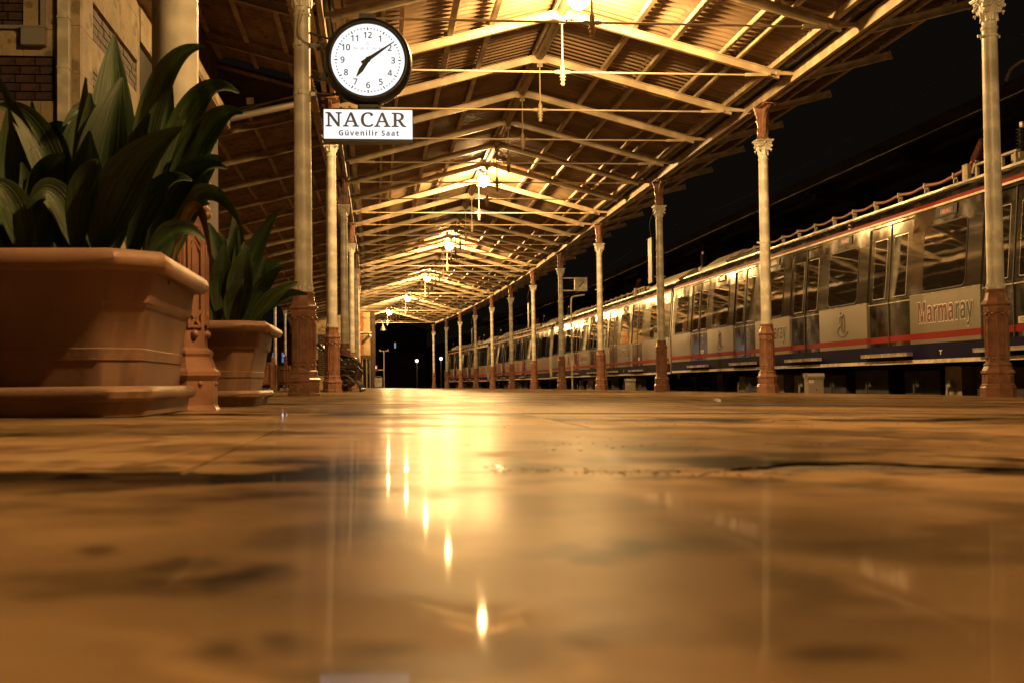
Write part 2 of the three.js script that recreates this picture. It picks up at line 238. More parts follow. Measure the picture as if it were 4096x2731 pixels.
// ================================================================ COLUMNS
const OC = 1 / Math.cos(Math.PI / 8);
const octo = (pts) => muv(crease(lathe(pts.map(([h, y]) => [h * OC, y]), 8, Math.PI / 8, true), 0.3), 1);
const pedGeo = octo([[0.166, -0.04], [0.166, 0.008], [0.155, 0.024], [0.153, 0.12], [0.160, 0.13], [0.168, 0.142], [0.166, 0.158], [0.150, 0.172], [0.134, 0.215], [0.139, 0.228], [0.136, 0.24], [0.120, 0.252], [0.116, 0.27], [0.116, 0.80], [0.122, 0.835], [0.124, 0.872], [0.138, 0.884], [0.145, 0.896], [0.143, 0.910], [0.128, 0.922], [0.113, 0.965], [0.104, 1.02], [0.107, 1.028], [0.107, 1.058], [0.09, 1.06]]);
const plinthGeo = octo([[0.176, -0.24], [0.176, -0.02], [0.170, -0.006], [0.15, 0.0]]);
const reliefGeo = (() => {
  const g = [];
  for (let k = 0; k < 8; k++) {
    const f = [], d = 0.119;
    for (const x of [-0.031, 0.031]) f.push(box(0.010, 0.40, 0.014, x, 0.53, d));
    f.push(box(0.072, 0.010, 0.013, 0, 0.335, d), box(0.072, 0.010, 0.013, 0, 0.735, d), box(0.024, 0.34, 0.007, 0, 0.53, 0.117));
    for (const s of [-1, 1]) { f.push(box(0.011, 0.085, 0.012, 0, 0.70, d + 0.001, 0, 0, s * 0.72), box(0.011, 0.085, 0.012, 0, 0.365, d + 0.001, 0, 0, s * 0.72), box(0.007, 0.05, 0.009, s * 0.014, 0.655, d, 0, 0, s * 0.6)); }
    f.push(sph(0.018, 0, 0.785, d + 0.004, 8, 6), sph(0.017, 0, 0.305, d + 0.002, 8, 6), sph(0.019, -0.044, 0.81, d - 0.004, 7, 5), sph(0.012, 0, 0.11, 0.154, 6, 4));
    f.push(new THREE.TorusGeometry(0.024, 0.006, 5, 12, Math.PI).rotateZ(Math.PI).translate(0, 0.80, d + 0.002));
    g.push(merge(f).rotateY(k * Math.PI / 4));
  }
  for (let k = 0; k < 14; k++) g.push(sph(0.011, 0, 1.043, 0.108, 6, 4).rotateY(k * Math.PI / 7));
  return muv(merge(g));
})();
const shaftGeo = (() => {
  const g = [muv(lathe([[0.09, 1.058], [0.098, 1.062], [0.0975, 1.075], [0.0945, 1.08], [0.0945, 1.125], [0.0975, 1.13], [0.092, 1.14], [0.0915, 1.2], [0.0905, 2.2], [0.086, 3.4], [0.0835, 3.93], [0.084, 3.948], [0.091, 3.956], [0.094, 3.970], [0.091, 3.984], [0.082, 3.992], [0.08, 4.02]], 28))];
  for (let k = 0; k < 16; k++) g.push(muv(cyl(0.006, 0.012, 0.035, 6, 0, 1.10, 0.095).rotateY(k * Math.PI / 8)));
  return merge(g);
})();
const capitalGeo = (() => {
  const g = [lathe([[0.081, 3.99], [0.082, 4.02], [0.088, 4.07], [0.10, 4.13], [0.115, 4.2], [0.11, 4.28]], 20)];
  const fr = new THREE.CylinderGeometry(0.128 * Math.SQRT2, 0.095 * Math.SQRT2, 0.15, 4, 1).rotateY(Math.PI / 4).translate(0, 4.205, 0); g.push(crease(fr, 0.2));
  for (let k = 0; k < 4; k++) {
    const c = [];
    c.push(cyl(0.024, 0.024, 0.05, 10, 0.108, 4.20, 0.108, Math.PI / 2, 0, 0).rotateY(0), sph(0.018, 0.112, 4.13, 0.112, 8, 6), tr(new THREE.ConeGeometry(0.014, 0.04, 7).rotateX(Math.PI), 0.108, 4.112, 0.108));
    for (const x of [-0.06, 0.06]) c.push(new THREE.TorusGeometry(0.034, 0.008, 5, 14, Math.PI).rotateZ(Math.PI).rotateX(0.2).translate(x, 4.235, 0.128), sph(0.014, x, 4.245, 0.124, 7, 5));
    c.push(sph(0.02, 0, 4.265, 0.128, 8, 6), cyl(0.012, 0.03, 0.1, 7, 0, 4.10, 0.088, 0.25));
    c.push(tr(new THREE.ConeGeometry(0.03, 0.11, 6), 0.062, 4.10, 0.062, 0.3, 0.78, 0));
    g.push(merge(c).rotateY(k * Math.PI / 2));
  }
  g.push(box(0.285, 0.012, 0.285, 0, 4.284, 0), box(0.305, 0.02, 0.305, 0, 4.300, 0));
  return muv(merge(g));
})();
const bracketGeo = (() => {
  const g = [crease(new THREE.CylinderGeometry(0.075 * 1.414, 0.088 * 1.414, 0.05, 4).rotateY(Math.PI / 4).translate(0, 4.335, 0), 0.3), box(0.125, 0.56, 0.125, 0, 4.63, 0)];
  const wing = new THREE.Shape(); wing.moveTo(0.05, 0.04); wing.lineTo(0.075, 0.05); wing.bezierCurveTo(0.07, 0.12, 0.10, 0.15, 0.085, 0.2); wing.bezierCurveTo(0.09, 0.3, 0.12, 0.4, 0.20, 0.46); wing.bezierCurveTo(0.26, 0.50, 0.34, 0.50, 0.40, 0.57); wing.lineTo(0.40, 0.585); wing.lineTo(0.05, 0.585); wing.closePath();
  const side = new THREE.Shape(); side.moveTo(0.04, 0.04); side.lineTo(0.10, 0.05); side.bezierCurveTo(0.07, 0.10, 0.12, 0.16, 0.085, 0.2); side.bezierCurveTo(0.08, 0.3, 0.13, 0.34, 0.10, 0.38); side.bezierCurveTo(0.11, 0.48, 0.15, 0.52, 0.155, 0.585); side.lineTo(0.04, 0.585); side.closePath();
  for (let k = 0; k < 4; k++) { const e = ext(k % 2 ? side : wing, 0.05, { bevelEnabled: true, bevelThickness: 0.006, bevelSize: 0.005, bevelSegments: 1, steps: 1 }).translate(0, 4.307, -0.025); g.push(e.rotateY(-Math.PI / 2 + k * Math.PI / 2)); }
  for (let k = 0; k < 4; k++) { const c = [box(0.02, 0.4, 0.012, 0.035, 4.62, 0.066), box(0.02, 0.4, 0.012, -0.035, 4.62, 0.066), sph(0.024, 0, 4.39, 0.068, 8, 6), sph(0.02, 0, 4.56, 0.07, 8, 6), new THREE.TorusGeometry(0.02, 0.007, 5, 10).translate(0, 4.76, 0.066), new THREE.TorusGeometry(0.026, 0.008, 5, 10).translate(0, 4.69, 0.066)]; g.push(merge(c).rotateY(k * Math.PI / 2)); }
  g.push(box(0.30, 0.018, 0.84, 0, 4.900, 0), box(0.22, 0.014, 0.9, 0, 4.884, 0));
  for (const z of [-0.38, 0.38]) for (const x of [-0.11, 0.11]) g.push(sph(0.02, x, 4.872, z, 7, 5));
  return muv(merge(g));
})();
function makeColumn(label, group, plinth) {
  const c = thing('iron_post', label, 'column', [0, 0, 0], 0, group);
  const p = part('pedestal', pedGeo, M.brown, c); part('relief', reliefGeo, M.brown, p);
  if (plinth) part('plinth', plinthGeo, M.brown, c);
  part('shaft', shaftGeo, M.white, c); part('capital', capitalGeo, M.white, c); part('bracket', bracketGeo, M.brown, c);
  return c;
}
const LX = -0.756, RX = 6.813, colY = -0.009;
const putCol = (c, X, s) => { const p = W(X, colY, s); c.position.copy(p); c.rotation.y = -F(s).th; return c; };
const ORD = ['', 'first', 'second', 'third', 'fourth', 'fifth', 'sixth', 'seventh', 'eighth', 'ninth', 'tenth', 'eleventh', 'twelfth', 'thirteenth'], fromEnd = (i) => ORD[13 - i];
const leftLabel = 'white iron column with brown octagonal pedestal in the row beside the benches';
const rightLabel = 'white iron column with brown octagonal pedestal standing along the train';
const colL = putCol(makeColumn('large white iron column with brown pedestal standing behind the front planter', 'columns of the left row'), LX - 0.045, colS(0));
const leftCols = [colL], rightCols = [];
for (let i = 1; i <= 12; i++) { const c = copy(colL, [0, 0, 0], 0, i === 1 ? 'white iron column with brown pedestal that carries the round clock' : i === 2 ? 'white iron column with brown pedestal standing behind the lit name sign' : `white iron column of the bench row, ${ORD[13 - i]} from the far roof end`); putCol(c, LX, colS(i)); leftCols.push(c); }
const colR = putCol(makeColumn(rightLabel, 'columns along the train', true), RX, colS(0));
rightCols.push(colR);
colR.userData.label = 'white iron column along the train, thirteenth from the far roof end';
for (let i = 1; i <= 12; i++) rightCols.push(putCol(copy(colR, [0, 0, 0], 0, `white iron column along the train, ${fromEnd(i)} from the far roof end`), RX, colS(i)));
for (const [X, s, k, l] of [[-4.13, 52.3, 0.93, 'white and brown column rising behind the slatted waste bin'], [-4.45, 67.2, 0.93, 'distant white and brown column with capital behind the brown fence']]) { const c = copy(colL, [0, 0, 0], 0, l); c.userData.group = 'columns of the outer row'; putCol(c, X, s); c.scale.set(0.72, k, 0.72); }

// ================================================================ CANOPY
const canopy = thing('platform_canopy', 'long pitched platform roof of corrugated sheets on cream steel trusses', 'canopy');
const RXr = 2.96, SL = 0.2675, rafY = (X) => 5.935 - SL * Math.abs(X - RXr), sheetY = (X) => rafY(X) + 0.17;
const rafterGeo = muv(merge([
  ibeam(V(RXr + 0.07, rafY(RXr + 0.07), 0), V(6.50, rafY(6.50), 0), 0.085, 0.13), bx2(6.44, 6.74, 4.99, 5.05, -0.03, 0.03), bx2(-0.82, -0.52, 4.99, 5.05, -0.03, 0.03), ibeam(V(RXr - 0.07, rafY(RXr - 0.07), 0), V(-0.58, rafY(-0.58), 0), 0.085, 0.13),
  box(0.26, 0.13, 0.02, RXr, 5.89, 0.02), box(0.10, 0.10, 0.03, RXr, 5.81, 0.0),
  ...[4.10, 4.76, 5.54, 5.81, 6.365].flatMap((X) => [X, 2 * RXr - X]).map((X) => box(0.05, 0.07, 0.05, X + 0.05 * Math.sign(X - RXr), rafY(X) + 0.10, 0.02)),
]));
const tieGeo = muv(merge([rod(V(-0.2, 4.985, 0), V(6.12, 4.985, 0), 0.017, 8), ...[[5.93, 6.34], [-0.02, -0.43]].map(([a, b]) => bar(V(a, 4.985, 0), V(b, 4.995, 0), 0.05, 0.05)), ...[6.31, -0.40].map((x) => cyl(0.03, 0.03, 0.12, 10, x, 4.995, 0, Math.PI / 2))]));
const kingGeo = muv(merge([rod(V(RXr, 5.80, 0), V(RXr, 5.1, 0), 0.014, 8), cyl(0.016, 0.034, 0.06, 8, RXr, 5.10, 0), tr(new THREE.ConeGeometry(0.06, 0.09, 8).rotateX(Math.PI), RXr, 5.775, 0)]));
const finialGeo = muv(merge([lathe([[0.0, 5.11], [0.034, 5.09], [0.04, 5.05], [0.034, 5.02], [0.048, 4.99], [0.05, 4.96], [0.03, 4.93], [0.052, 4.915], [0.052, 4.895], [0.026, 4.885], [0.045, 4.86], [0.05, 4.85], [0.022, 4.835], [0.036, 4.80], [0.03, 4.772], [0.0, 4.76]], 12).translate(RXr, 0, 0),
  ...[-1, 1].map((s) => merge([lathe([[0.02, 0.04], [0.04, 0.06], [0.028, 0.075], [0.036, 0.09], [0.022, 0.105], [0.03, 0.115], [0.017, 0.13]], 10).rotateZ(-s * Math.PI / 2).translate(RXr, 4.985, 0)]))]));
const K0 = -7, K1 = 31;
for (let k = K0; k <= K1; k++) {
  const t = part('roof_truss', rafterGeo, M.cream, canopy); place(t, T0 + DT * k);
  part('tie_rod', tieGeo, M.cream, t); part('king_rod', kingGeo, M.cream, t); part('finial', finialGeo, M.cream, t);
}
const canBrGeo = muv(merge([ibeam(V(6.93, 4.975, 0), V(8.36, 5.345, 0), 0.085, 0.115), box(0.014, 0.135, 0.11, 8.365, 5.345, 0, 0, 0, 0.26), box(0.05, 0.09, 0.05, 7.55, 5.2, 0), box(0.05, 0.09, 0.05, 8.15, 5.36, 0)]));
for (let k = K0; k <= K1; k++) place(part('cantilever_arm', canBrGeo, M.white, canopy), T0 + DT * k);
function corr(L, len, pitch, amp) { // corrugated sheet: waves along z, x down the slope
  const n = Math.round(len / pitch * 8), pos = [], uv = [], ix = [];
  for (let j = 0; j <= n; j++) { const z = -len / 2 + len * j / n, y = amp * Math.cos(2 * Math.PI * z / pitch); pos.push(0, y, z, L / 2, y, z, L, y, z); uv.push(0, z, L / 2, z, L, z); }
  for (let j = 0; j < n; j++) for (let i = 0; i < 2; i++) { const a = j * 3 + i; ix.push(a, a + 1, a + 4, a, a + 4, a + 3); }
  const g = new THREE.BufferGeometry(); g.setAttribute('position', new THREE.Float32BufferAttribute(pos, 3)); g.setAttribute('uv', new THREE.Float32BufferAttribute(uv, 2)); g.setIndex(ix); g.computeVertexNormals(); return g;
}
const PITCH = DT / 13, AMP = 0.036;
const sheetSpecs = [ // x at the upper end, y there, x at the lower end, y there
  [RXr + 0.02, sheetY(RXr) + 0.012, 4.86, sheetY(4.86) + 0.012], [4.66, sheetY(4.66), 6.49, sheetY(6.49)],
  [RXr - 0.02, sheetY(RXr) + 0.012, 1.06, sheetY(1.06) + 0.012], [1.26, sheetY(1.26), -0.57, sheetY(-0.57)],
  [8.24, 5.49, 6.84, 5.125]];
function layBay(parent, name, spec, s0, s1, mat, pitch = PITCH) {
  const [xa, ya, xb, yb] = spec, L = Math.hypot(xb - xa, yb - ya), len = Math.abs(F(s1).Z - F(s0).Z) + 0.02;
  const key = [L.toFixed(3), len.toFixed(3), pitch].join(); layBay.c ??= new Map(); if (!layBay.c.has(key)) layBay.c.set(key, corr(L, len, pitch, AMP));
  const m = part(name, layBay.c.get(key), mat, parent), f = F((s0 + s1) / 2);
  const dir = V(xb - xa, yb - ya, 0).normalize(), zed = V(0, 0, 1), up = new THREE.Vector3().crossVectors(zed, dir);
  m.matrixAutoUpdate = true;
  const mat4 = new THREE.Matrix4().makeRotationY(-f.th).setPosition(f.x, f.y, -f.Z).multiply(new THREE.Matrix4().makeBasis(dir, up, zed).setPosition(xa, ya, 0));
  mat4.decompose(m.position, m.quaternion, m.scale); return m;
}
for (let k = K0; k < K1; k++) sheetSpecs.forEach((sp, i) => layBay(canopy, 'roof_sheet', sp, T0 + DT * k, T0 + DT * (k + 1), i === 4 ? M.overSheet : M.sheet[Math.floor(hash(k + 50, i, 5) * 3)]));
const runs = []; for (let k = K0; k < K1; k += 2) runs.push([T0 + DT * k, T0 + DT * Math.min(K1, k + 2)]);
for (const [a, b] of runs) {
  for (const X of [4.10, 4.76, 5.54, 5.81]) for (const x of [X, 2 * RXr - X]) { const w = X > 5 ? 0.03 : 0.055; part('purlin', muv(merge([bar(W(x, rafY(x) + 0.105, a), W(x, rafY(x) + 0.105, b), w, 0.06), bar(W(x + 0.02, rafY(x) + 0.072, a), W(x + 0.02, rafY(x) + 0.072, b), w + 0.02, 0.008)])), M.cream, canopy); }
  for (const x of [6.40, 2 * RXr - 6.40]) part('eave_plank', muv(bar(W(x, rafY(x) + 0.12, a), W(x, rafY(x) + 0.12, b), 0.09, 0.10)), M.cream, canopy);
  part('ridge_tube', muv(merge([rod(W(RXr, 5.965, a), W(RXr, 5.965, b), 0.085, 14), bar(W(RXr - 0.12, 5.99, a), W(RXr - 0.12, 5.99, b), 0.05, 0.07)])), M.creamDull, canopy);
  for (const [x, o] of [[RX, 1], [LX, -1]]) { // eave beams: two channels and a plate
    part('eave_beam', muv(merge([bar(W(x - 0.085 * o, 4.995, a), W(x - 0.085 * o, 4.995, b), 0.014, 0.185), bar(W(x - 0.055 * o, 5.07, a), W(x - 0.055 * o, 5.07, b), 0.07, 0.012), bar(W(x - 0.05 * o, 4.910, a), W(x - 0.05 * o, 4.910, b), 0.056, 0.012),
      bar(W(x + 0.1 * o, 4.985, a), W(x + 0.1 * o, 4.985, b), 0.014, 0.13), bar(W(x + 0.07 * o, 4.92, a), W(x + 0.07 * o, 4.92, b), 0.08, 0.012), bar(W(x, 5.06, a), W(x, 5.06, b), 0.17, 0.012)])), M.cream, canopy);
    part('gutter', muv(merge([rod(W(x - 0.225 * o, 5.165, a), W(x - 0.225 * o, 5.165, b), 0.075, 14), bar(W(x - 0.02 * o, 5.13, a), W(x - 0.02 * o, 5.13, b), 0.26, 0.012)])), M.gutter, canopy);
  }
  part('edge_batten', muv(bar(W(8.15, 5.43, a), W(8.15, 5.43, b), 0.06, 0.06)), M.creamDull, canopy);
  part('edge_batten', muv(bar(W(7.55, 5.25, a), W(7.55, 5.25, b), 0.05, 0.06)), M.creamDull, canopy);
}
for (const x of [6.40, 2 * RXr - 6.40]) { // cables clipped along the eave planks
  const g = []; for (let q = 0; q < 3; q++) { const pts = []; for (let s = -2; s < 52; s += 0.6) pts.push(W(x + 0.055 + rr(-0.012, 0.012), rafY(x) + 0.075 + q * 0.022 + rr(-0.014, 0.01), s)); g.push(tube(pts, 0.008, pts.length * 2, 5)); }
  part('cable_run', merge(g), M.cable, canopy);
}
{ // gutter straps
  const g = []; for (let s = 0; s < 60; s += 0.9) { const f = F(s), r = new THREE.TorusGeometry(0.08, 0.006, 5, 18); g.push(r.rotateY(-f.th).translate(f.x + RX - 0.225, 5.165 + f.y, -f.Z)); }
  part('gutter_straps', merge(g), M.steelGrey, canopy);
}
// side canopy between the left columns and the buildings
const side = thing('side_canopy', 'dim corrugated roof over the walk left of the clock column', 'canopy');
const upY = (X) => 5.0 + 0.262 * (-0.86 - X), dnY = (X) => 4.955 - 0.235 * (-0.80 - X);
const upRafter = muv(ibeam(V(-0.87, upY(-0.87), 0), V(-3.1, upY(-3.1), 0), 0.085, 0.13)), dnRafter = muv(ibeam(V(-0.87, dnY(-0.87), 0), V(-4.6, dnY(-4.6), 0), 0.085, 0.12));
for (let k = -6; k <= K1; k++) { const s = T0 + DT * k; place(part('rafter', s < 20.5 ? upRafter : dnRafter, M.aisleSteel, side), s); }
const sUp = T0 + DT * -6, sCut = 21.0;
for (let k = -6; k <= 0; k++) layBay(side, 'roof_sheet', [-3.15, upY(-3.15) + 0.16, -0.84, upY(-0.84) + 0.16], T0 + DT * k, T0 + DT * (k + 1), M.aisleSheet);
layBay(side, 'roof_sheet', [-3.15, upY(-3.15) + 0.16, -0.84, upY(-0.84) + 0.16], T0 + DT, sCut, M.aisleSheet);
layBay(side, 'roof_sheet', [-0.84, dnY(-0.84) + 0.15, -4.65, dnY(-4.65) + 0.15], sCut, T0 + DT * 2, M.aisleSheet);
for (let k = 2; k < K1; k++) layBay(side, 'roof_sheet', [-0.84, dnY(-0.84) + 0.15, -4.65, dnY(-4.65) + 0.15], T0 + DT * k, T0 + DT * (k + 1), M.aisleSheet);
for (const X of [-1.35, -1.95, -2.55]) part('purlin', muv(bar(W(X, upY(X) + 0.10, sUp), W(X, upY(X) + 0.10, sCut), 0.07, 0.06)), M.aisleSteel, side);
for (const [a, b] of runs) if (b > 22) for (const X of [-1.45, -2.15, -2.85, -3.55, -4.25]) part('purlin', muv(bar(W(X, dnY(X) + 0.09, Math.max(a, sCut)), W(X, dnY(X) + 0.09, b), 0.06, 0.06)), M.aisleSteel, side);
part('gable_panel', muv(ext(poly([[-0.90, 4.93], [-4.7, 4.05], [-4.7, 5.98], [-0.90, 5.05]]), 0.03).translate(0, 0, -sCut)), M.darkPanel, side);
part('gable_trim', muv(bar(V(-0.9, upY(-0.9) - 0.07, -sCut + 0.06), V(-3.6, upY(-3.6) - 0.07, -sCut + 0.06), 0.05, 0.05)), M.aisleSteel, side);
part('drain_pipe', muv(merge([rod(V(-0.95, 4.83, -20.86), V(-4.6, 3.98, -20.86), 0.06, 12), rod(V(-0.95, 4.96, -20.9), V(-3.2, 4.46, -20.9), 0.012, 6), rod(V(-1.0, 4.99, -20.85), V(-2.2, 4.62, -20.85), 0.01, 6), rod(V(-2.2, 4.62, -20.85), V(-3.4, 4.47, -20.85), 0.01, 6)])), M.steelGrey, side);
part('clip_plate', muv(box(0.12, 0.11, 0.01, -2.05, 4.78, -20.82, 0, 0, 0.1)), M.white, side);
part('cable_tray', muv(merge([bar(W(-0.99, 4.70, 2), W(-0.99, 4.70, 45), 0.10, 0.008), ...Array.from({ length: 210 }, (_, i) => bar(W(-0.99, 4.706, 2 + i * 0.2), W(-0.99, 4.706, 2.09 + i * 0.2), 0.13, 0.006))])), M.aisleSteel, side);
part('edge_board', muv(bar(W(-4.66, dnY(-4.66), 21.2), W(-4.66, dnY(-4.66), 46), 0.03, 0.28)), M.aisleSteel, side);

// ================================================================ LAMPS UNDER THE RIDGE
const globeMat = glow(1, 0.66, 0.27, 70, 'lamp_globe');
const lampGeo = { stem: rod(V(0, 0.12, 0), V(0, 0.31, 0), 0.012), cap: lathe([[0.0, 0.185], [0.05, 0.18], [0.12, 0.155], [0.15, 0.12], [0.145, 0.118], [0.0, 0.15]], 18), globe: new THREE.SphereGeometry(0.16, 20, 14), lock: cyl(0.02, 0.028, 0.03, 8, 0, -0.135, 0) };
for (let k = -1; k < 6; k++) {
  const s = k < 0 ? 2.6 : 17.72 + 16.4 * k, p = W(2.955, 5.63, s);
  const L = thing('hanging_lamp', `round sodium lamp under the roof ridge, ${ORD[6 - k]} from the far roof end`, 'lamp', [p.x, p.y, p.z], 0, 'sodium lamps under the ridge');
  part('stem', lampGeo.stem, M.steelGrey, L); part('cap', lampGeo.cap, M.steelGrey, L); part('globe', lampGeo.globe, globeMat, L);
  const l = new THREE.PointLight(SODIUM, LAMP_CD, 0, 2); l.name = 'lamp_light'; l.castShadow = true; l.shadow.radius = 5; L.add(l);
}

// ================================================================ TRAIN
const font = await new FontLoader().loadAsync('fonts/droid/droid_sans_regular.typeface.json');
const fontBold = await new FontLoader().loadAsync('fonts/droid/droid_sans_bold.typeface.json');
function canvasTex(w, h, draw) { const c = document.createElement('canvas'); c.width = w; c.height = h; const x = c.getContext('2d'); draw(x, w, h); const t = new THREE.CanvasTexture(c); t.colorSpace = THREE.SRGBColorSpace; t.needsUpdate = true; return t; }
const steel = (c, r, o = {}) => phy(c, r, { metalness: 1, bumpMap: rep(N.brushed, 0.5, 0.5), bumpScale: 0.0010, roughnessMap: rep(N.soft, 0.8), ...o });
const MT = {
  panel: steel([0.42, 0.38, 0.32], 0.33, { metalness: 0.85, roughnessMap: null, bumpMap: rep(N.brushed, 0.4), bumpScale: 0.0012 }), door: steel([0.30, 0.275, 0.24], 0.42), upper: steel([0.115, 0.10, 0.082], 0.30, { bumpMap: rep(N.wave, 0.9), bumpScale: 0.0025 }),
  band: phy([0.075, 0.066, 0.055], 0.10, { metalness: 0.55, clearcoat: 1, clearcoatRoughness: 0.05, bumpMap: rep(N.wave, 0.9), bumpScale: 0.0025 }),
  roof: steel([0.26, 0.235, 0.20], 0.5), navy: phy([0.010, 0.009, 0.036], 0.6, { specularIntensity: 0.04 }), red: phy([0.19, 0.010, 0.007], 0.5, { specularIntensity: 0.12 }), line: std([0.72, 0.66, 0.52], 0.45, { map: rep(N.grime, 0.7) }),
  rubber: std([0.012, 0.011, 0.01], 0.6), step: steel([0.55, 0.51, 0.45], 0.5, { metalness: 0.4 }), hose: std([0.22, 0.095, 0.06], 0.55), brownIns: phy([0.075, 0.02, 0.012], 0.3, { clearcoat: 0.4 }), blackIns: phy([0.012, 0.012, 0.012], 0.2, { clearcoat: 0.6 }),
  box: std([0.42, 0.38, 0.31], 0.55, { map: rep(N.grime, 1) }), under: std([0.045, 0.04, 0.034], 0.7, { map: rep(N.grime, 1) }), inkRed: std([0.085, 0.010, 0.012], 0.5), inkDark: std([0.03, 0.028, 0.03], 0.5), inkWhite: std([0.75, 0.72, 0.66], 0.5),
};
const plateTex = canvasTex(256, 64, (x, w, h) => { x.fillStyle = '#cfc6b4'; x.fillRect(0, 0, w, h); x.fillStyle = '#15151c'; x.font = 'bold 50px sans-serif'; x.textAlign = 'center'; x.textBaseline = 'middle'; x.fillText('E32018', w / 2, h / 2 + 2); });
const ledTex = canvasTex(256, 48, (x, w, h) => { x.fillStyle = '#000'; x.fillRect(0, 0, w, h); x.fillStyle = '#ff5a30'; x.font = 'bold 40px monospace'; x.textAlign = 'center'; x.textBaseline = 'middle'; x.fillText('HALKALI', w / 2, h / 2 + 2); });
const ledMat = new THREE.MeshStandardMaterial({ color: lin(0.02, 0.017, 0.014), roughness: 0.15, emissive: 0xffffff, emissiveMap: ledTex, emissiveIntensity: 0.9 }); ledMat.name = 'led_display';
function textGeo(str, f, size, depth, x, y, z, sx = 1, grow = 0) { const g = new TextGeometry(str, { font: f, size, depth, curveSegments: 5, bevelEnabled: grow > 0, bevelThickness: 0.0005, bevelSize: grow, bevelSegments: 1 }); g.scale(sx, 1, 1); return clean(g.translate(x, y, z)); }
const TRAIN_X = 7.9, CAR = 23.0, DOORS = [3.15, 6.98, 10.81, 14.64, 18.48], DW = 0.82;
const partRaw = part;
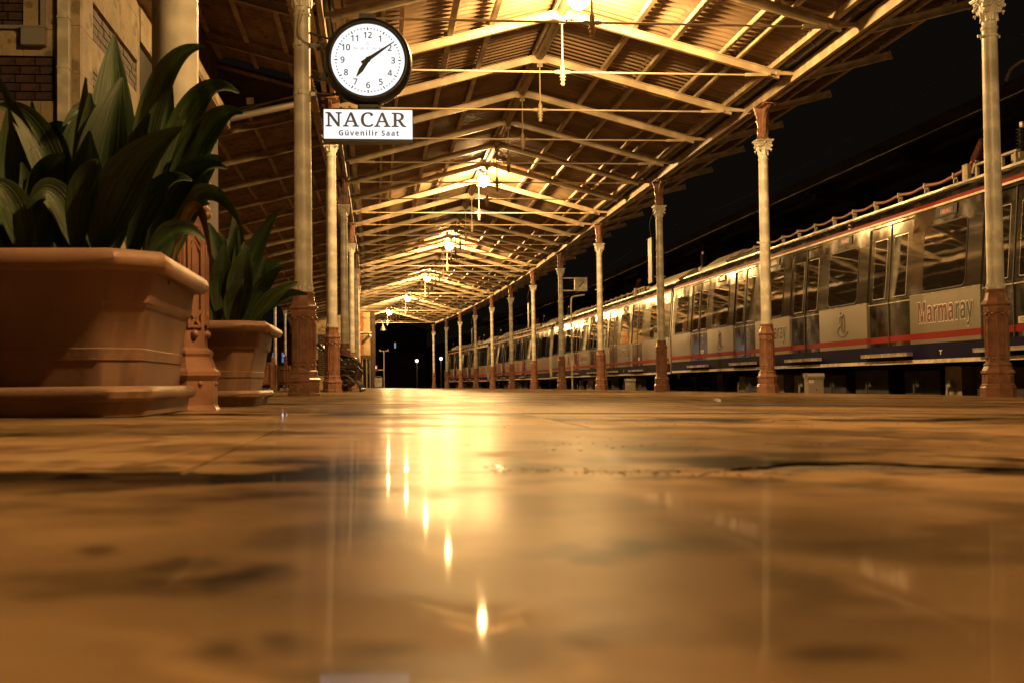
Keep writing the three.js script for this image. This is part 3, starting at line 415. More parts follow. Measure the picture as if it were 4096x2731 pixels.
function makeCar(label) {
  const c = thing('train_car', label, 'train car', [0, 0, 0], 0, 'cars of the commuter train');
  const tilt = (g) => { // the side leans inwards above the waist rail
    g = clean(g); g.computeBoundingBox(); const { min, max } = g.boundingBox, k = 0.079; if (max.y <= 1.3) return g; if (min.y >= 2.53) return g.translate(0, 0, -k * 1.25);
    const p = g.attributes.position; for (let i = 0; i < p.count; i++) p.setZ(i, p.getZ(i) - clamp(p.getY(i) - 1.294, 0, 1.25) * k); g.computeVertexNormals(); return g; };
  const part = (n, g, m, o) => partRaw(n, tilt(g), m, o);
  const uv = (g) => muv(g), U0 = 0.28, U1 = CAR - 0.28;
  part('body_shell', uv(bx2(U0, U1, 0.30, 2.54, -3.0, -0.14)), MT.under, c); part('lower_wall', uv(bx2(U0, U1, 0.30, 1.30, -0.14, -0.035)), MT.under, c);
  // roof
  const prof = [[0.0, 2.545], [-0.015, 2.60], [-0.055, 2.68], [-0.13, 2.755], [-0.26, 2.82], [-0.55, 2.875], [-1.5, 2.915], [-2.45, 2.875], [-2.74, 2.82], [-2.87, 2.755], [-2.945, 2.68], [-3.0, 2.545]];
  const rs = poly(prof.map(([z, y]) => [-z, y])); let rg = ext(rs, U1 - U0, { curveSegments: 4 }); rg.rotateY(Math.PI / 2); rg.translate(U0, 0, 0);
  part('roof', uv(crease(rg, 0.7)), MT.roof, c);
  for (const [z, y] of [[-0.20, 2.80], [-0.24, 2.825], [-0.29, 2.845]]) part('roof_rail', uv(bx2(U0 + 0.3, U1 - 0.3, y, y + 0.018, z - 0.008, z + 0.008)), MT.step, c);
  part('cantrail_line', uv(bx2(U0, U1, 2.522, 2.552, -0.02, 0.022)), MT.line, c);
  part('cantrail_stripe', uv(bx2(U0, U1, 2.556, 2.606, -0.05, 0.006)), MT.red, c);
  part('skirt', uv(bx2(U0, U1, 0.352, 0.577, -0.03, 0.002)), MT.navy, c);
  part('skirt_line', uv(bx2(U0, U1, 0.298, 0.352, -0.03, 0.005)), MT.line, c);
  for (const u of [U0, U1]) { part('end_post', uv(bx2(u - 0.05, u + 0.05, 0.30, 1.294, -0.25, -0.012)), MT.step, c); part('end_post', uv(bx2(u - 0.05, u + 0.05, 1.295, 2.54, -0.25, -0.012)), MT.step, c); }
  // bays between doors
  const edges = [U0 + 0.05, ...DOORS.flatMap((d) => [d - DW, d + DW]), U1 - 0.05];
  for (let k = 0; k < 6; k++) {
    const a = edges[2 * k] + 0.006, b = edges[2 * k + 1] - 0.006, m = (a + b) / 2;
    const pn = part('side_panel', uv(bx2(a, b, 0.579, 1.292, -0.03, 0.006)), MT.panel, c);
    part('red_stripe', uv(bx2(a, b, 0.638, 0.729, 0.0, 0.0085)), MT.red, pn);
    part('panel_trim', uv(bx2(a, b, 1.284, 1.297, 0.0, 0.012)), MT.step, pn);
    part('window_band', uv(bx2(a, b, 1.298, 2.222, -0.03, 0.002)), MT.band, c);
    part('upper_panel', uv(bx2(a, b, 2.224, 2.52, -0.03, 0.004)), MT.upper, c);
    const ww = Math.min(0.655, (b - a) / 2 - 0.22);
    if (ww > 0.3) {
      const w = part('window_gasket', uv(ext(rrect(m - ww - 0.022, m + ww + 0.022, 1.318, 2.272, 0.13), 0.008).translate(0, 0, 0.001)), MT.rubber, c);
      part('window_pane', uv(ext(rrect(m - ww, m + ww, 1.340, 2.250, 0.11), 0.004).translate(0, 0, 0.0075)), M.glassDark, w);
    }
    if (k > 0 && k < 5) { const d = part('destination_display', uv(merge([bx2(m - 0.33, m + 0.33, 2.355, 2.495, 0.002, 0.016)])), MT.rubber, c); const q = new THREE.PlaneGeometry(0.40, 0.085).translate(m + 0.02, 2.425, 0.0185); part('led_display', q, ledMat, d); }
    if (k === 2 || k === 4) { // lettering
      const wd = 1.72, s = 0.30, g1 = textGeo('Marma', fontBold, s, 0.002, 0, 0, 0, 0.72), g2 = textGeo('ray', fontBold, s, 0.002, 0, 0, 0, 0.72); g1.computeBoundingBox(); g2.computeBoundingBox();
      const x0 = m - 0.83, x2 = x0 + g1.boundingBox.max.x + 0.035, fit = wd / (x2 - x0 + g2.boundingBox.max.x), y = 0.875, z = 0.0085, L = (gg, dx) => gg.scale(fit, 1, 1).translate(x0 + dx * fit, y, z);
      const d2 = x2 - x0;
      const o = part('lettering_outline', merge([textGeo('Marma', fontBold, s, 0.0015, 0, 0, 0, 0.72, 0.011).scale(fit, 1, 1).translate(x0, y, 0.0065), textGeo('ray', fontBold, s, 0.0015, 0, 0, 0, 0.72, 0.011).scale(fit, 1, 1).translate(x0 + d2 * fit, y, 0.0065)]), MT.inkWhite, pn);
      part('lettering', L(g1, 0), MT.inkRed, pn); part('lettering', L(g2, d2), MT.inkDark, pn);
    } else if (k === 1 || k === 3) { // emblem: three arched strokes over a swoosh
      const st = (pts, r) => tube(pts.map(([a, b]) => V(m + a, 0.80 + b, 0)), r, 22, 5).scale(1, 1, 0.25).translate(0, 0, 0.0085);
      part('emblem_stroke', merge([st([[-0.10, 0.22], [-0.085, 0.32], [-0.045, 0.34], [-0.025, 0.24], [-0.02, 0.08]], 0.008), st([[-0.03, 0.28], [0.0, 0.34], [0.03, 0.30], [0.045, 0.18], [0.05, 0.05]], 0.008), new THREE.CylinderGeometry(0.022, 0.022, 0.004, 12).rotateX(Math.PI / 2).translate(m - 0.05, 1.19, 0.009)]), MT.inkDark, pn);
      part('emblem_stroke', st([[0.03, 0.32], [0.08, 0.37], [0.12, 0.30], [0.13, 0.18], [0.125, 0.03]], 0.011), MT.inkRed, pn);
      part('emblem_swoosh', merge([st([[-0.06, 0.17], [-0.17, 0.13], [-0.20, 0.07], [-0.12, 0.01], [0.05, -0.005], [0.2, 0.03], [0.27, 0.07]], 0.012)]), MT.inkDark, pn);
    }
  }
  // doors
  DOORS.forEach((d, k) => {
    for (const s of [-1, 1]) {
      const a = s < 0 ? d - DW + 0.004 : d + 0.012, b = s < 0 ? d - 0.012 : d + DW - 0.004;
      const leaf = part('door_leaf', uv(bx2(a, b, 0.455, 1.296, -0.05, -0.018)), MT.door, c);
      part('door_head', uv(bx2(a, b, 2.30, 2.47, -0.05, -0.018)), MT.upper, leaf);
      part('door_upper', uv(bx2(a, b, 1.296, 2.30, -0.05, -0.0185)), MT.band, leaf);
      part('door_stripe', uv(bx2(a, b, 0.638, 0.729, -0.03, -0.0155)), MT.red, leaf);
      part('door_skirt', uv(bx2(a, b, 0.456, 0.565, -0.03, -0.0155)), MT.navy, leaf);
      const m = (a + b) / 2 + s * -0.03, w = 0.235;
      const fr = part('window_frame', uv(ext(rrect(m - w - 0.012, m + w + 0.012, 1.326, 2.272, 0.03), 0.003).translate(0, 0, -0.0185)), MT.step, leaf);
      part('window_pane', uv(ext(rrect(m - w, m + w, 1.338, 2.26, 0.025), 0.003).translate(0, 0, -0.0150)), M.glassDark, fr);
      part('press_rail', uv(box(b - a - 0.02, 0.018, 0.006, (a + b) / 2, 1.245, -0.0155)), MT.step, leaf);
    }
    part('door_seal', uv(bx2(d - 0.012, d + 0.012, 0.455, 1.294, -0.04, -0.008)), MT.rubber, c); part('door_seal', uv(bx2(d - 0.012, d + 0.012, 1.295, 2.47, -0.04, -0.008)), MT.rubber, c);
    part('door_arch', uv(bx2(d - DW, d + DW, 2.472, 2.52, -0.03, 0.004)), MT.upper, c);
    const st = part('door_step', uv(merge([box(2 * DW + 0.14, 0.045, 0.10, d, 0.432, 0.045), box(2 * DW + 0.14, 0.012, 0.11, d, 0.458, 0.045)])), MT.step, c);
    if (k === 0 || k === 4) part('number_plate', new THREE.PlaneGeometry(0.30, 0.085).translate(d + 0.25, 0.785, -0.0145), std([0.8, 0.8, 0.8], 0.5, { map: plateTex }), c);
  });
  part('lift_mark', merge([bx2(16.4, 16.5, 0.462, 0.474, 0.002, 0.004), bx2(16.44, 16.46, 0.41, 0.462, 0.002, 0.004)]), MT.inkWhite, c);
  part('marker_lamp', merge([box(0.09, 0.10, 0.03, 12.9, 2.64, -0.01), sph(0.025, 12.9, 2.65, 0.012)]), MT.brownIns, c);
  // roof gear
  const hp = []; for (let u = 4.6; u <= 16.3; u += 0.48) hp.push(V(u, 2.985 + (Math.round((u - 4.6) / 0.48) % 2 ? -0.022 : 0.008), -0.33)); hp.push(V(16.55, 3.05, -0.33), V(16.75, 3.14, -0.33));
  part('roof_hose', tube(hp, 0.026, 140, 8), MT.hose, c);
  for (let u = 4.6; u <= 16.3; u += 0.96) part('hose_bracket', uv(merge([box(0.03, 0.14, 0.04, u, 2.90, -0.33), box(0.035, 0.085, 0.07, u, 2.99, -0.33), box(0.09, 0.02, 0.03, u + 0.05, 2.945, -0.33), box(0.012, 0.10, 0.02, u + 0.09, 2.90, -0.33)])), MT.box, c);
  const ribs = (r, n, h) => { const p = [[0.0, 0], [r * 0.45, 0]]; for (let i = 0; i < n; i++) { const y = h * (i + 0.2) / n; p.push([r * 0.5, y], [r, y + h * 0.2 / n], [r, y + h * 0.35 / n], [r * 0.5, y + h * 0.6 / n]); } p.push([r * 0.4, h], [0, h]); return lathe(p, 16); };
  part('cable_insulator', tr(ribs(0.072, 8, 0.36), 16.72, 3.10, -0.34, 0, 0, -0.85), MT.brownIns, c);
  part('cable_stand', uv(merge([box(0.16, 0.26, 0.06, 16.55, 2.95, -0.30), box(0.05, 0.2, 0.05, 16.72, 3.02, -0.34, 0, 0, -0.6)])), MT.box, c);
  part('roof_grille', uv(merge([bx2(16.8, 18.0, 3.0, 3.03, -0.32, -0.26), ...[16.85, 17.2, 17.55, 17.9].map((u) => bx2(u, u + 0.06, 2.84, 3.0, -0.31, -0.27)), bx2(16.8, 18.0, 2.86, 2.90, -0.6, -0.5)])), MT.box, c);
  for (const u of [17.62, 1.25]) { const b = part('insulator_base', uv(box(0.22, 0.12, 0.2, u, 2.99, -0.55)), MT.box, c); part('insulator', ribs(0.085, 7, 0.34).translate(u, 3.05, -0.55), MT.blackIns, b); part('insulator_cap', cyl(0.03, 0.03, 0.08, 10, u, 3.42, -0.55), MT.step, b); }
  for (const [a, b] of [[2.0, 4.3], [18.6, 22.3]]) { // air conditioning units with slotted lids
    const q = part('air_unit', uv(merge([bx2(a, b, 2.83, 2.93, -2.7, -0.30), ext(poly([[0.32, 2.93], [0.75, 3.20], [2.25, 3.20], [2.68, 2.93]]), b - a).rotateY(Math.PI / 2).translate(a, 0, 0)])), MT.box, c);
    const sl = []; for (let u = a + 0.15; u < b - 0.2; u += 0.22) for (let j = 0; j < 3; j++) sl.push(box(0.13, 0.012, 0.05, u, 2.975 + j * 0.075, -0.42 - j * 0.12, 0.58)); part('vent_slots', merge(sl), MT.rubber, q);
  }
  // underframe
  const r0 = seed; seed = 99;
  for (let u = 1.2; u < 21.6;) { const w = rr(0.5, 1.5); if (!((u < 4.6) || (u + w > 18.4))) part('equipment_box', uv(merge([bx2(u, u + w, -0.55 + rr(0, 0.25), 0.20 + rr(-0.08, 0.05), -1.2, -0.30 - rr(0, 0.15)), box(0.05, 0.3, 0.02, u + w / 2, -0.1, -0.29), box(0.12, 0.10, 0.012, u + w * 0.6, 0.0, -0.285)])), rnd() < 0.45 ? MT.box : MT.under, c); u += w + rr(0.15, 0.7); }
  seed = r0;
  for (const u of [3.2, 19.8]) { const b = part('bogie_frame', uv(merge([bx2(u - 1.5, u + 1.5, -0.35, -0.12, -0.75, -0.55), bx2(u - 0.3, u + 0.3, -0.3, 0.25, -0.8, -0.5), ...[-0.55, 0.55].map((q) => cyl(0.09, 0.09, 0.4, 10, u + q, 0.02, -0.55))])), MT.under, c); for (const q of [-1.15, 1.15]) part('wheel', uv(cyl(0.43, 0.43, 0.13, 22, u + q, -0.72, -0.72, Math.PI / 2)), MT.under, b); }
  part('gangway', uv(merge([bx2(-0.02, U0, 0.35, 2.6, -2.4, -0.35), ...Array.from({ length: 3 }, (_, i) => bx2(0.0 + i * 0.09, 0.045 + i * 0.09, 0.32, 2.62, -2.45, -0.28))])), MT.rubber, c);
  part('gangway_post', uv(merge([bx2(-0.02, 0.03, 0.15, 2.55, -0.28, -0.22)])), MT.box, c);
  part('coupler', uv(merge([box(0.5, 0.18, 0.3, 0.0, 0.12, -0.8), cyl(0.08, 0.11, 0.3, 10, 0.1, -0.1, -0.7)])), MT.under, c);
  return c;
}
const carLabels = ['stainless train car with red stripe and lettered panels beside the platform edge box', 'second stainless train car, coupled behind the one beside the platform edge box', 'third train car from the platform edge box, between two gangways', 'last train car, its end beside the far street lamp'];
const car0 = makeCar(carLabels[0]);
const carS = [33.3, 56.45, 80.8, 105.5]; // arc position of each car's far end
carS.forEach((s, i) => {
  const c = i ? copy(car0, [0, 0, 0], 0, carLabels[i]) : car0, a = W(TRAIN_X, 0, s), b = W(TRAIN_X, 0, s - 23.2), ry = Math.atan2(b.x - a.x, b.z - a.z) - Math.PI / 2;
  c.position.set(a.x, a.y - (i ? 0 : 0), a.z); c.rotation.y = ry;
});

// ================================================================ CLOCK AND SIGN
const CZ = -13.14;
{
  const c = thing('station_clock', 'round backlit station clock in a thick dark case hanging from the white column', 'clock', [-0.07, 3.475, CZ]);
  const R = 0.47;
  const prof = []; for (let i = 0; i <= 10; i++) { const a = Math.PI * i / 10; prof.push([0.40 + 0.065 * Math.sin(a), -0.13 * Math.cos(a)]); }
  part('case', muv(merge([lathe([[0.383, -0.12], ...prof, [0.383, 0.12], [0.383, 0.085]], 56).rotateX(Math.PI / 2)])), M.black, c);
  part('case_core', muv(cyl(0.40, 0.40, 0.17, 40, 0, 0, 0, Math.PI / 2)), M.black, c);
  const bolts = []; for (let k = 0; k < 8; k++) bolts.push(sph(0.011, 0.432 * Math.cos(k * Math.PI / 4 + 0.39), 0.432 * Math.sin(k * Math.PI / 4 + 0.39), 0.105, 6, 5)); part('case_bolts', merge(bolts), M.black, c);
  const face = canvasTex(1024, 1024, (x, w) => {
    x.fillStyle = '#ffffff'; x.fillRect(0, 0, w, w); x.translate(w / 2, w / 2);
    x.fillStyle = '#141a28';
    for (let i = 0; i < 60; i++) { const a = i * Math.PI / 30; x.save(); x.rotate(a); if (i % 5 === 0) { x.beginPath(); x.roundRect(-8, -462, 16, 42, 7); x.fill(); } else { x.beginPath(); x.arc(0, -445, 9, 0, 7); x.fill(); } x.restore(); }
    x.font = '116px sans-serif'; x.textAlign = 'center'; x.textBaseline = 'middle'; x.fillStyle = '#14141f'; x.strokeStyle = '#14141f'; x.lineWidth = 4;
    for (let h = 1; h <= 12; h++) { const a = h * Math.PI / 6; x.fillText(String(h), 352 * Math.sin(a), -352 * Math.cos(a)); x.strokeText(String(h), 352 * Math.sin(a), -352 * Math.cos(a)); }
    x.fillStyle = '#a9a9bb'; x.font = '62px serif'; x.save(); x.scale(1.5, 0.72); x.fillText('N A C A R', 0, -228); x.restore(); x.lineWidth = 6; x.strokeStyle = '#a9a9bb'; x.beginPath(); x.ellipse(0, -232, 24, 13, 0, 0.6, 5.7); x.stroke();
  });
  const fm = new THREE.MeshStandardMaterial({ color: lin(0.1, 0.1, 0.1), roughness: 0.4, emissive: lin(0.92, 0.97, 1.0), emissiveMap: face, emissiveIntensity: 1.05 }); fm.name = 'dial_light';
  part('dial', new THREE.CircleGeometry(0.384, 56).translate(0, 0, 0.09), fm, c);
  const hand = (len, tail, w0, w1, w2, deg, z) => { const s = poly([[-w0, -tail], [w0, -tail], [w1, 0.02], [w2, len * 0.62], [0.004, len], [-0.004, len], [-w2, len * 0.62], [-w1, 0.02]]); return ext(s, 0.006).rotateZ(-deg * Math.PI / 180).translate(0, 0, z); };
  part('hour_hand', hand(0.215, 0.045, 0.012, 0.021, 0.024, 213.7, 0.105), M.black, c);
  part('minute_hand', hand(0.325, 0.075, 0.024, 0.02, 0.011, 55, 0.114), M.black, c);
  part('hub', cyl(0.028, 0.028, 0.03, 14, 0, 0, 0.11, Math.PI / 2), M.black, c);
  part('top_lug', muv(box(0.18, 0.05, 0.14, 0, 0.475, 0)), M.black, c); part('bottom_lug', muv(merge([box(0.20, 0.03, 0.12, 0, -0.475, 0), box(0.14, 0.09, 0.1, 0, -0.53, 0)])), M.black, c);
  for (const y of [0.16, -0.165]) part('hinge', muv(merge([box(0.075, 0.055, 0.11, -0.475, y, 0), cyl(0.022, 0.022, 0.09, 10, -0.515, y, 0)])), M.black, c);
  part('support_arm', muv(merge([rod(V(-0.30, -0.33, -0.06), V(-0.545, -0.335, -0.03), 0.013), rod(V(-0.62, 0.30, 0.02), V(-0.38, 0.235, 0), 0.012), box(0.035, 0.10, 0.05, -0.56, -0.345, -0.03), rod(V(-0.515, 0.16, 0), V(-0.60, 0.16, 0), 0.012), rod(V(-0.515, -0.165, 0), V(-0.60, -0.165, 0), 0.012)])), M.black, c);
  for (const y of [0.165, -0.345]) part('pipe_clamp', muv(merge([lathe([[0.086, -0.02], [0.094, -0.02], [0.094, 0.02], [0.086, 0.02]], 20).translate(-0.686, y, 0), box(0.05, 0.04, 0.03, -0.575, y, 0), box(0.03, 0.045, 0.025, -0.70, y + 0.005, 0.095)])), M.white, c);
  part('supply_cable', merge([tube([V(-0.70, 0.52, 0.09), V(-0.715, 0.36, 0.1), V(-0.71, 0.24, 0.105), V(-0.66, 0.175, 0.10), V(-0.55, 0.15, 0.05), V(-0.42, 0.14, 0)], 0.008, 30, 6), tube([V(-0.66, 0.52, 0.08), V(-0.70, 0.36, 0.1), V(-0.70, 0.24, 0.11), V(-0.65, 0.18, 0.11), V(-0.5, 0.16, 0.05), V(-0.42, 0.16, 0)], 0.007, 30, 6)]), M.greyCable, c);
  const l = new THREE.RectAreaLight(new THREE.Color().setRGB(0.9, 0.96, 1), 1.2, 0.66, 0.66); l.name = 'dial_area_light'; l.position.set(0, 0, 0.13); l.rotation.y = Math.PI; c.add(l);
}
{
  const c = thing('lightbox_sign', 'small rectangular backlit white sign with black lettering under the clock', 'sign', [-0.072, 2.80, CZ]);
  const tx = canvasTex(1024, 344, (x, w, h) => {
    x.fillStyle = '#ffffff'; x.fillRect(0, 0, w, h); x.fillStyle = '#15151d'; x.textAlign = 'left'; x.textBaseline = 'alphabetic';
    x.font = '216px serif'; let at = 14; for (const [ch, wd] of [['N', 1.2], ['A', 1.2], ['C', 1.2], ['A', 1.2], ['R', 1.2]]) { x.save(); x.translate(at, 198); x.scale(wd, 1.06); x.fillText(ch, 0, 0); x.lineWidth = 5; x.strokeStyle = '#15151d'; x.strokeText(ch, 0, 0); at += x.measureText(ch).width * wd + 10; x.restore(); }
    x.font = 'bold 86px sans-serif'; x.textAlign = 'center'; x.save(); x.translate(w / 2 + 10, 304); let tot = 0; const s = 'Güvenilir Saat'; for (const ch of s) tot += x.measureText(ch).width + 9; let q = -tot / 2; x.textAlign = 'left'; for (const ch of s) { x.fillText(ch, q, 0); q += x.measureText(ch).width + 9; } x.restore();
  });
  const fm = new THREE.MeshStandardMaterial({ color: lin(0.1, 0.1, 0.1), roughness: 0.4, emissive: lin(0.95, 0.98, 1.0), emissiveMap: tx, emissiveIntensity: 1.05 }); fm.name = 'sign_light';
  part('housing', muv(merge([bx2(-0.465, 0.465, -0.175, 0.16, -0.10, 0.085), bx2(-0.468, 0.468, -0.182, -0.156, -0.10, 0.092), bx2(-0.468, 0.468, 0.152, 0.164, -0.10, 0.092), bx2(-0.468, -0.46, -0.17, 0.16, -0.10, 0.092), bx2(0.46, 0.468, -0.17, 0.16, -0.10, 0.092)])), M.black, c);
  part('lit_face', new THREE.PlaneGeometry(0.92, 0.309).translate(0, -0.002, 0.0885), fm, c);
  part('hanger', muv(merge([box(0.20, 0.05, 0.06, 0.02, 0.19, 0), rod(V(0.12, 0.16, 0), V(0.12, 0.24, 0), 0.01), rod(V(-0.10, 0.16, 0), V(-0.10, 0.24, 0), 0.01)])), M.black, c);
  const l = new THREE.RectAreaLight(new THREE.Color().setRGB(0.93, 0.97, 1), 1.2, 0.9, 0.3); l.name = 'sign_area_light'; l.position.set(0, 0, 0.12); l.rotation.y = Math.PI; c.add(l);
}

// ================================================================ PLANTERS
function planterGeo(w, d, h, rimH) { // chamfered oblong tub, centre at origin, front towards +z
  const ring = (hw, hd, ch, y) => [[hw - ch, hd], [hw, hd - ch], [hw, -hd + ch], [hw - ch, -hd], [-hw + ch, -hd], [-hw, -hd + ch], [-hw, hd - ch], [-hw + ch, hd]].map(([x, z]) => V(x, y, z));
  const loft = (levels, capTop) => { const pos = [], ix = []; let prev = null; const fine = (r) => { const o = []; r.forEach((p, i) => { const q = r[(i + 1) % 8]; for (let k = 0; k < 6; k++) o.push(p.clone().lerp(q, k / 6)); }); return o; };
    levels.forEach(([i, c, y, sag]) => { const r = fine(ring(w / 2 - i, d / 2 - i, c, y)); if (sag) r.forEach((p) => { const t = Math.abs(p.x) > w / 2 - i - 0.01 ? 1 - (p.z / (d / 2 - c)) ** 2 : Math.abs(p.z) > d / 2 - i - 0.01 ? 1 - (p.x / (w / 2 - c)) ** 2 : 0; p.y -= sag * Math.max(0, t); }); r.forEach((p) => pos.push(p.x, p.y, p.z)); });
    const n = 48; for (let j = 0; j + 1 < levels.length; j++) for (let i = 0; i < n; i++) { const a = j * n + i, b = j * n + (i + 1) % n; ix.push(a, b, b + n, a, b + n, a + n); }
    const g = new THREE.BufferGeometry(); g.setAttribute('position', new THREE.Float32BufferAttribute(pos, 3)); g.setIndex(ix); return crease(g, 0.85); };
  const c = 0.12 * Math.min(1, w / 0.6), k = h / 0.5;
  const tub = loft([[0.10, c * 0.8, 0.05 * k], [0.10, c * 0.8, 0.09 * k], [0.092, c * 0.85, 0.17 * k], [0.089, c * 0.85, 0.171 * k], [0.0865, c * 0.86, 0.205 * k], [0.089, c * 0.86, 0.207 * k], [0.072, c * 0.9, 0.335 * k], [0.060, c * 0.92, 0.345 * k], [0.047, c, h - rimH + 0.015]]);
  const rim = loft([[0.05, c, h - rimH], [0.012, c * 1.05, h - rimH - 0.002, 0.005], [0.003, c * 1.05, h - rimH + 0.012, 0.005], [0.0, c * 1.05, h - rimH * 0.5, 0.008], [0.006, c * 1.05, h - 0.012, 0.004], [0.02, c, h - 0.001], [0.045, c * 0.95, h], [0.055, c * 0.9, h - 0.01], [0.06, c * 0.9, h - 0.09]]);
  const tray = loft([[0.075, c * 0.8, 0], [0.068, c * 0.8, 0.045 * k], [0.055, c * 0.9, 0.048 * k], [0.046, c * 0.9, 0.056 * k], [0.044, c * 0.9, 0.075 * k], [0.052, c * 0.9, 0.088 * k], [0.066, c * 0.85, 0.092 * k], [0.075, c * 0.8, 0.08 * k]]);
  return { tub: muv(tub), rim: muv(rim), tray: muv(tray), soil: muv(ext(poly(ring(w / 2 - 0.068, d / 2 - 0.068, c, 0).map((p) => [p.x, p.z])), 0.02).rotateX(Math.PI / 2).translate(0, h - 0.05, 0)) };
}
function planter(label, x, z, w, d, h, rimH) {
  const t = thing('planter', label, 'planter', [x, floorY(x, -z) + 0.001, z]), g = planterGeo(w, d, h, rimH);
  part('tub', g.tub, M.terracotta, t); part('rim', g.rim, M.terracotta, t); part('tray', g.tray, M.terracotta, t); part('soil', g.soil, M.soil, t); return t;
}
planter('large terracotta plastic planter in front of the first white column', -0.625 - 0.33, -4.29, 0.66, 1.20, 0.49, 0.06);
planter('smaller terracotta plastic planter behind the brown column base', -0.475 - 0.24, -6.02, 0.48, 1.0, 0.375, 0.045);
function leafGeo(b, m, t, w, twist) {
  const B = V(...b), Mi = V(...m), T = V(...t), n = 22, c = 6, pos = [], uv = [], ix = [], P = (k) => B.clone().multiplyScalar((1 - k) ** 2).addScaledVector(Mi, 2 * k * (1 - k)).addScaledVector(T, k * k);
  // lift the middle control so that the curve passes through it
  Mi.multiplyScalar(2).addScaledVector(B, -0.5).addScaledVector(T, -0.5);
  const ph = rnd() * 6;
  for (let i = 0; i <= n; i++) {
    const k = i / n, p = P(k), tan = P(Math.min(1, k + 0.01)).sub(P(Math.max(0, k - 0.01))).normalize();
    const eye = V(-p.x, 0.25 - p.y, -p.z).normalize(), side = new THREE.Vector3().crossVectors(tan, eye).normalize().applyAxisAngle(tan, twist * (0.6 + 0.6 * k)), nor = new THREE.Vector3().crossVectors(side, tan).normalize();
    const q = clamp((k - 0.1) / 0.9, 0, 1), half = k < 0.1 ? 0.005 : 0.005 + (w * 0.455) * Math.pow(Math.sin(Math.PI * Math.pow(q, 0.80)), 1.05) * (1 - 0.12 * q);
    for (let j = 0; j <= c; j++) { const x = (j / c) * 2 - 1, wav = 0.05 * half * Math.sin(k * 11 + ph + x) * Math.abs(x); const v = p.clone().addScaledVector(side, x * half).addScaledVector(nor, -0.5 * half * (1 - Math.abs(x)) + wav); pos.push(v.x, v.y, v.z); uv.push(j / c, k * 2); }
  }
  for (let i = 0; i < n; i++) for (let j = 0; j < c; j++) { const a = i * (c + 1) + j, d = a + c + 1; ix.push(a, a + 1, d + 1, a, d + 1, d); }
  const g = new THREE.BufferGeometry(); g.setAttribute('position', new THREE.Float32BufferAttribute(pos, 3)); g.setAttribute('uv', new THREE.Float32BufferAttribute(uv, 2)); g.setIndex(ix); g.computeVertexNormals(); return g;
}
// base, middle, tip of each leaf's rib in metres, greatest width, twist
const LEAVES_A=[[[-0.88,0.561,-4.35],[-0.913,0.952,-4.45],[-0.934,1.364,-4.6],0.183,0.1],[[-0.877,0.529,-4.05],[-0.852,0.796,-4.0],[-0.808,1.085,-4.1],0.174,-0.2],[[-0.825,0.55,-4.25],[-0.736,1.043,-4.25],[-0.551,1.201,-4.15],0.092,0.2],[[-0.823,0.583,-4.55],[-0.784,0.976,-4.65],[-0.768,1.307,-4.75],0.107,-0.4],[[-0.871,0.517,-4.0],[-0.762,0.698,-3.85],[-0.572,0.865,-3.8],0.158,0.15],[[-0.805,0.572,-4.45],[-0.67,1.034,-4.5],[-0.472,1.108,-4.4],0.132,-0.6],[[-0.814,0.577,-4.5],[-0.629,0.941,-4.5],[-0.46,1.038,-4.4],0.113,0.2],[[-0.783,0.55,-4.25],[-0.647,0.754,-4.2],[-0.477,0.791,-4.1],0.094,-0.4],[[-0.763,0.556,-4.3],[-0.605,0.733,-4.3],[-0.446,0.617,-4.2],0.075,0.5],[[-0.75,0.553,-4.0],[-0.643,0.578,-4.0],[-0.534,0.547,-4.0],0.064,-0.3],[[-0.674,0.639,-4.15],[-0.582,0.668,-4.1],[-0.519,0.431,-4.05],0.043,0.9],[[-0.965,0.534,-4.1],[-1.058,0.862,-4.1],[-1.202,0.986,-4.1],0.12,0.2],[[-1.089,0.556,-4.3],[-1.153,0.78,-4.2],[-1.239,0.909,-4.1],0.132,-0.2],[[-0.906,0.556,-4.3],[-0.941,0.962,-4.35],[-1.042,0.966,-4.3],0.115,0.6],[[-1.065,0.518,-3.95],[-1.089,0.645,-3.9],[-1.165,0.71,-3.9],0.109,0.4],[[-0.766,0.567,-4.4],[-0.633,0.786,-4.4],[-0.512,0.852,-4.3],0.098,0.1],[[-1.11,0.578,-4.5],[-1.081,0.914,-4.5],[-1.143,0.948,-4.4],0.119,-0.4],[[-0.897,0.518,-3.95],[-0.962,0.672,-3.9],[-1.051,0.632,-3.9],0.103,0.5],[[-0.799,0.529,-4.05],[-0.696,0.688,-4.0],[-0.569,0.728,-3.95],0.098,-0.7],[[-0.911,0.513,-3.9],[-0.876,0.678,-3.85],[-0.829,0.77,-3.85],0.099,-0.5],[[-1.272,0.578,-4.5],[-1.272,0.837,-4.5],[-1.213,1.021,-4.5],0.135,0.1],[[-1.057,0.567,-4.4],[-1.035,0.821,-4.4],[-1.017,1.05,-4.45],0.147,0.2],[[-0.858,0.578,-4.5],[-0.837,0.848,-4.55],[-0.807,1.077,-4.6],0.143,-0.3],[[-1.079,0.534,-4.1],[-1.039,0.721,-4.05],[-0.961,0.809,-4.0],0.118,0.3],[[-0.737,0.574,-4.4],[-0.663,0.672,-4.4],[-0.575,0.718,-4.4],0.092,0.3]];
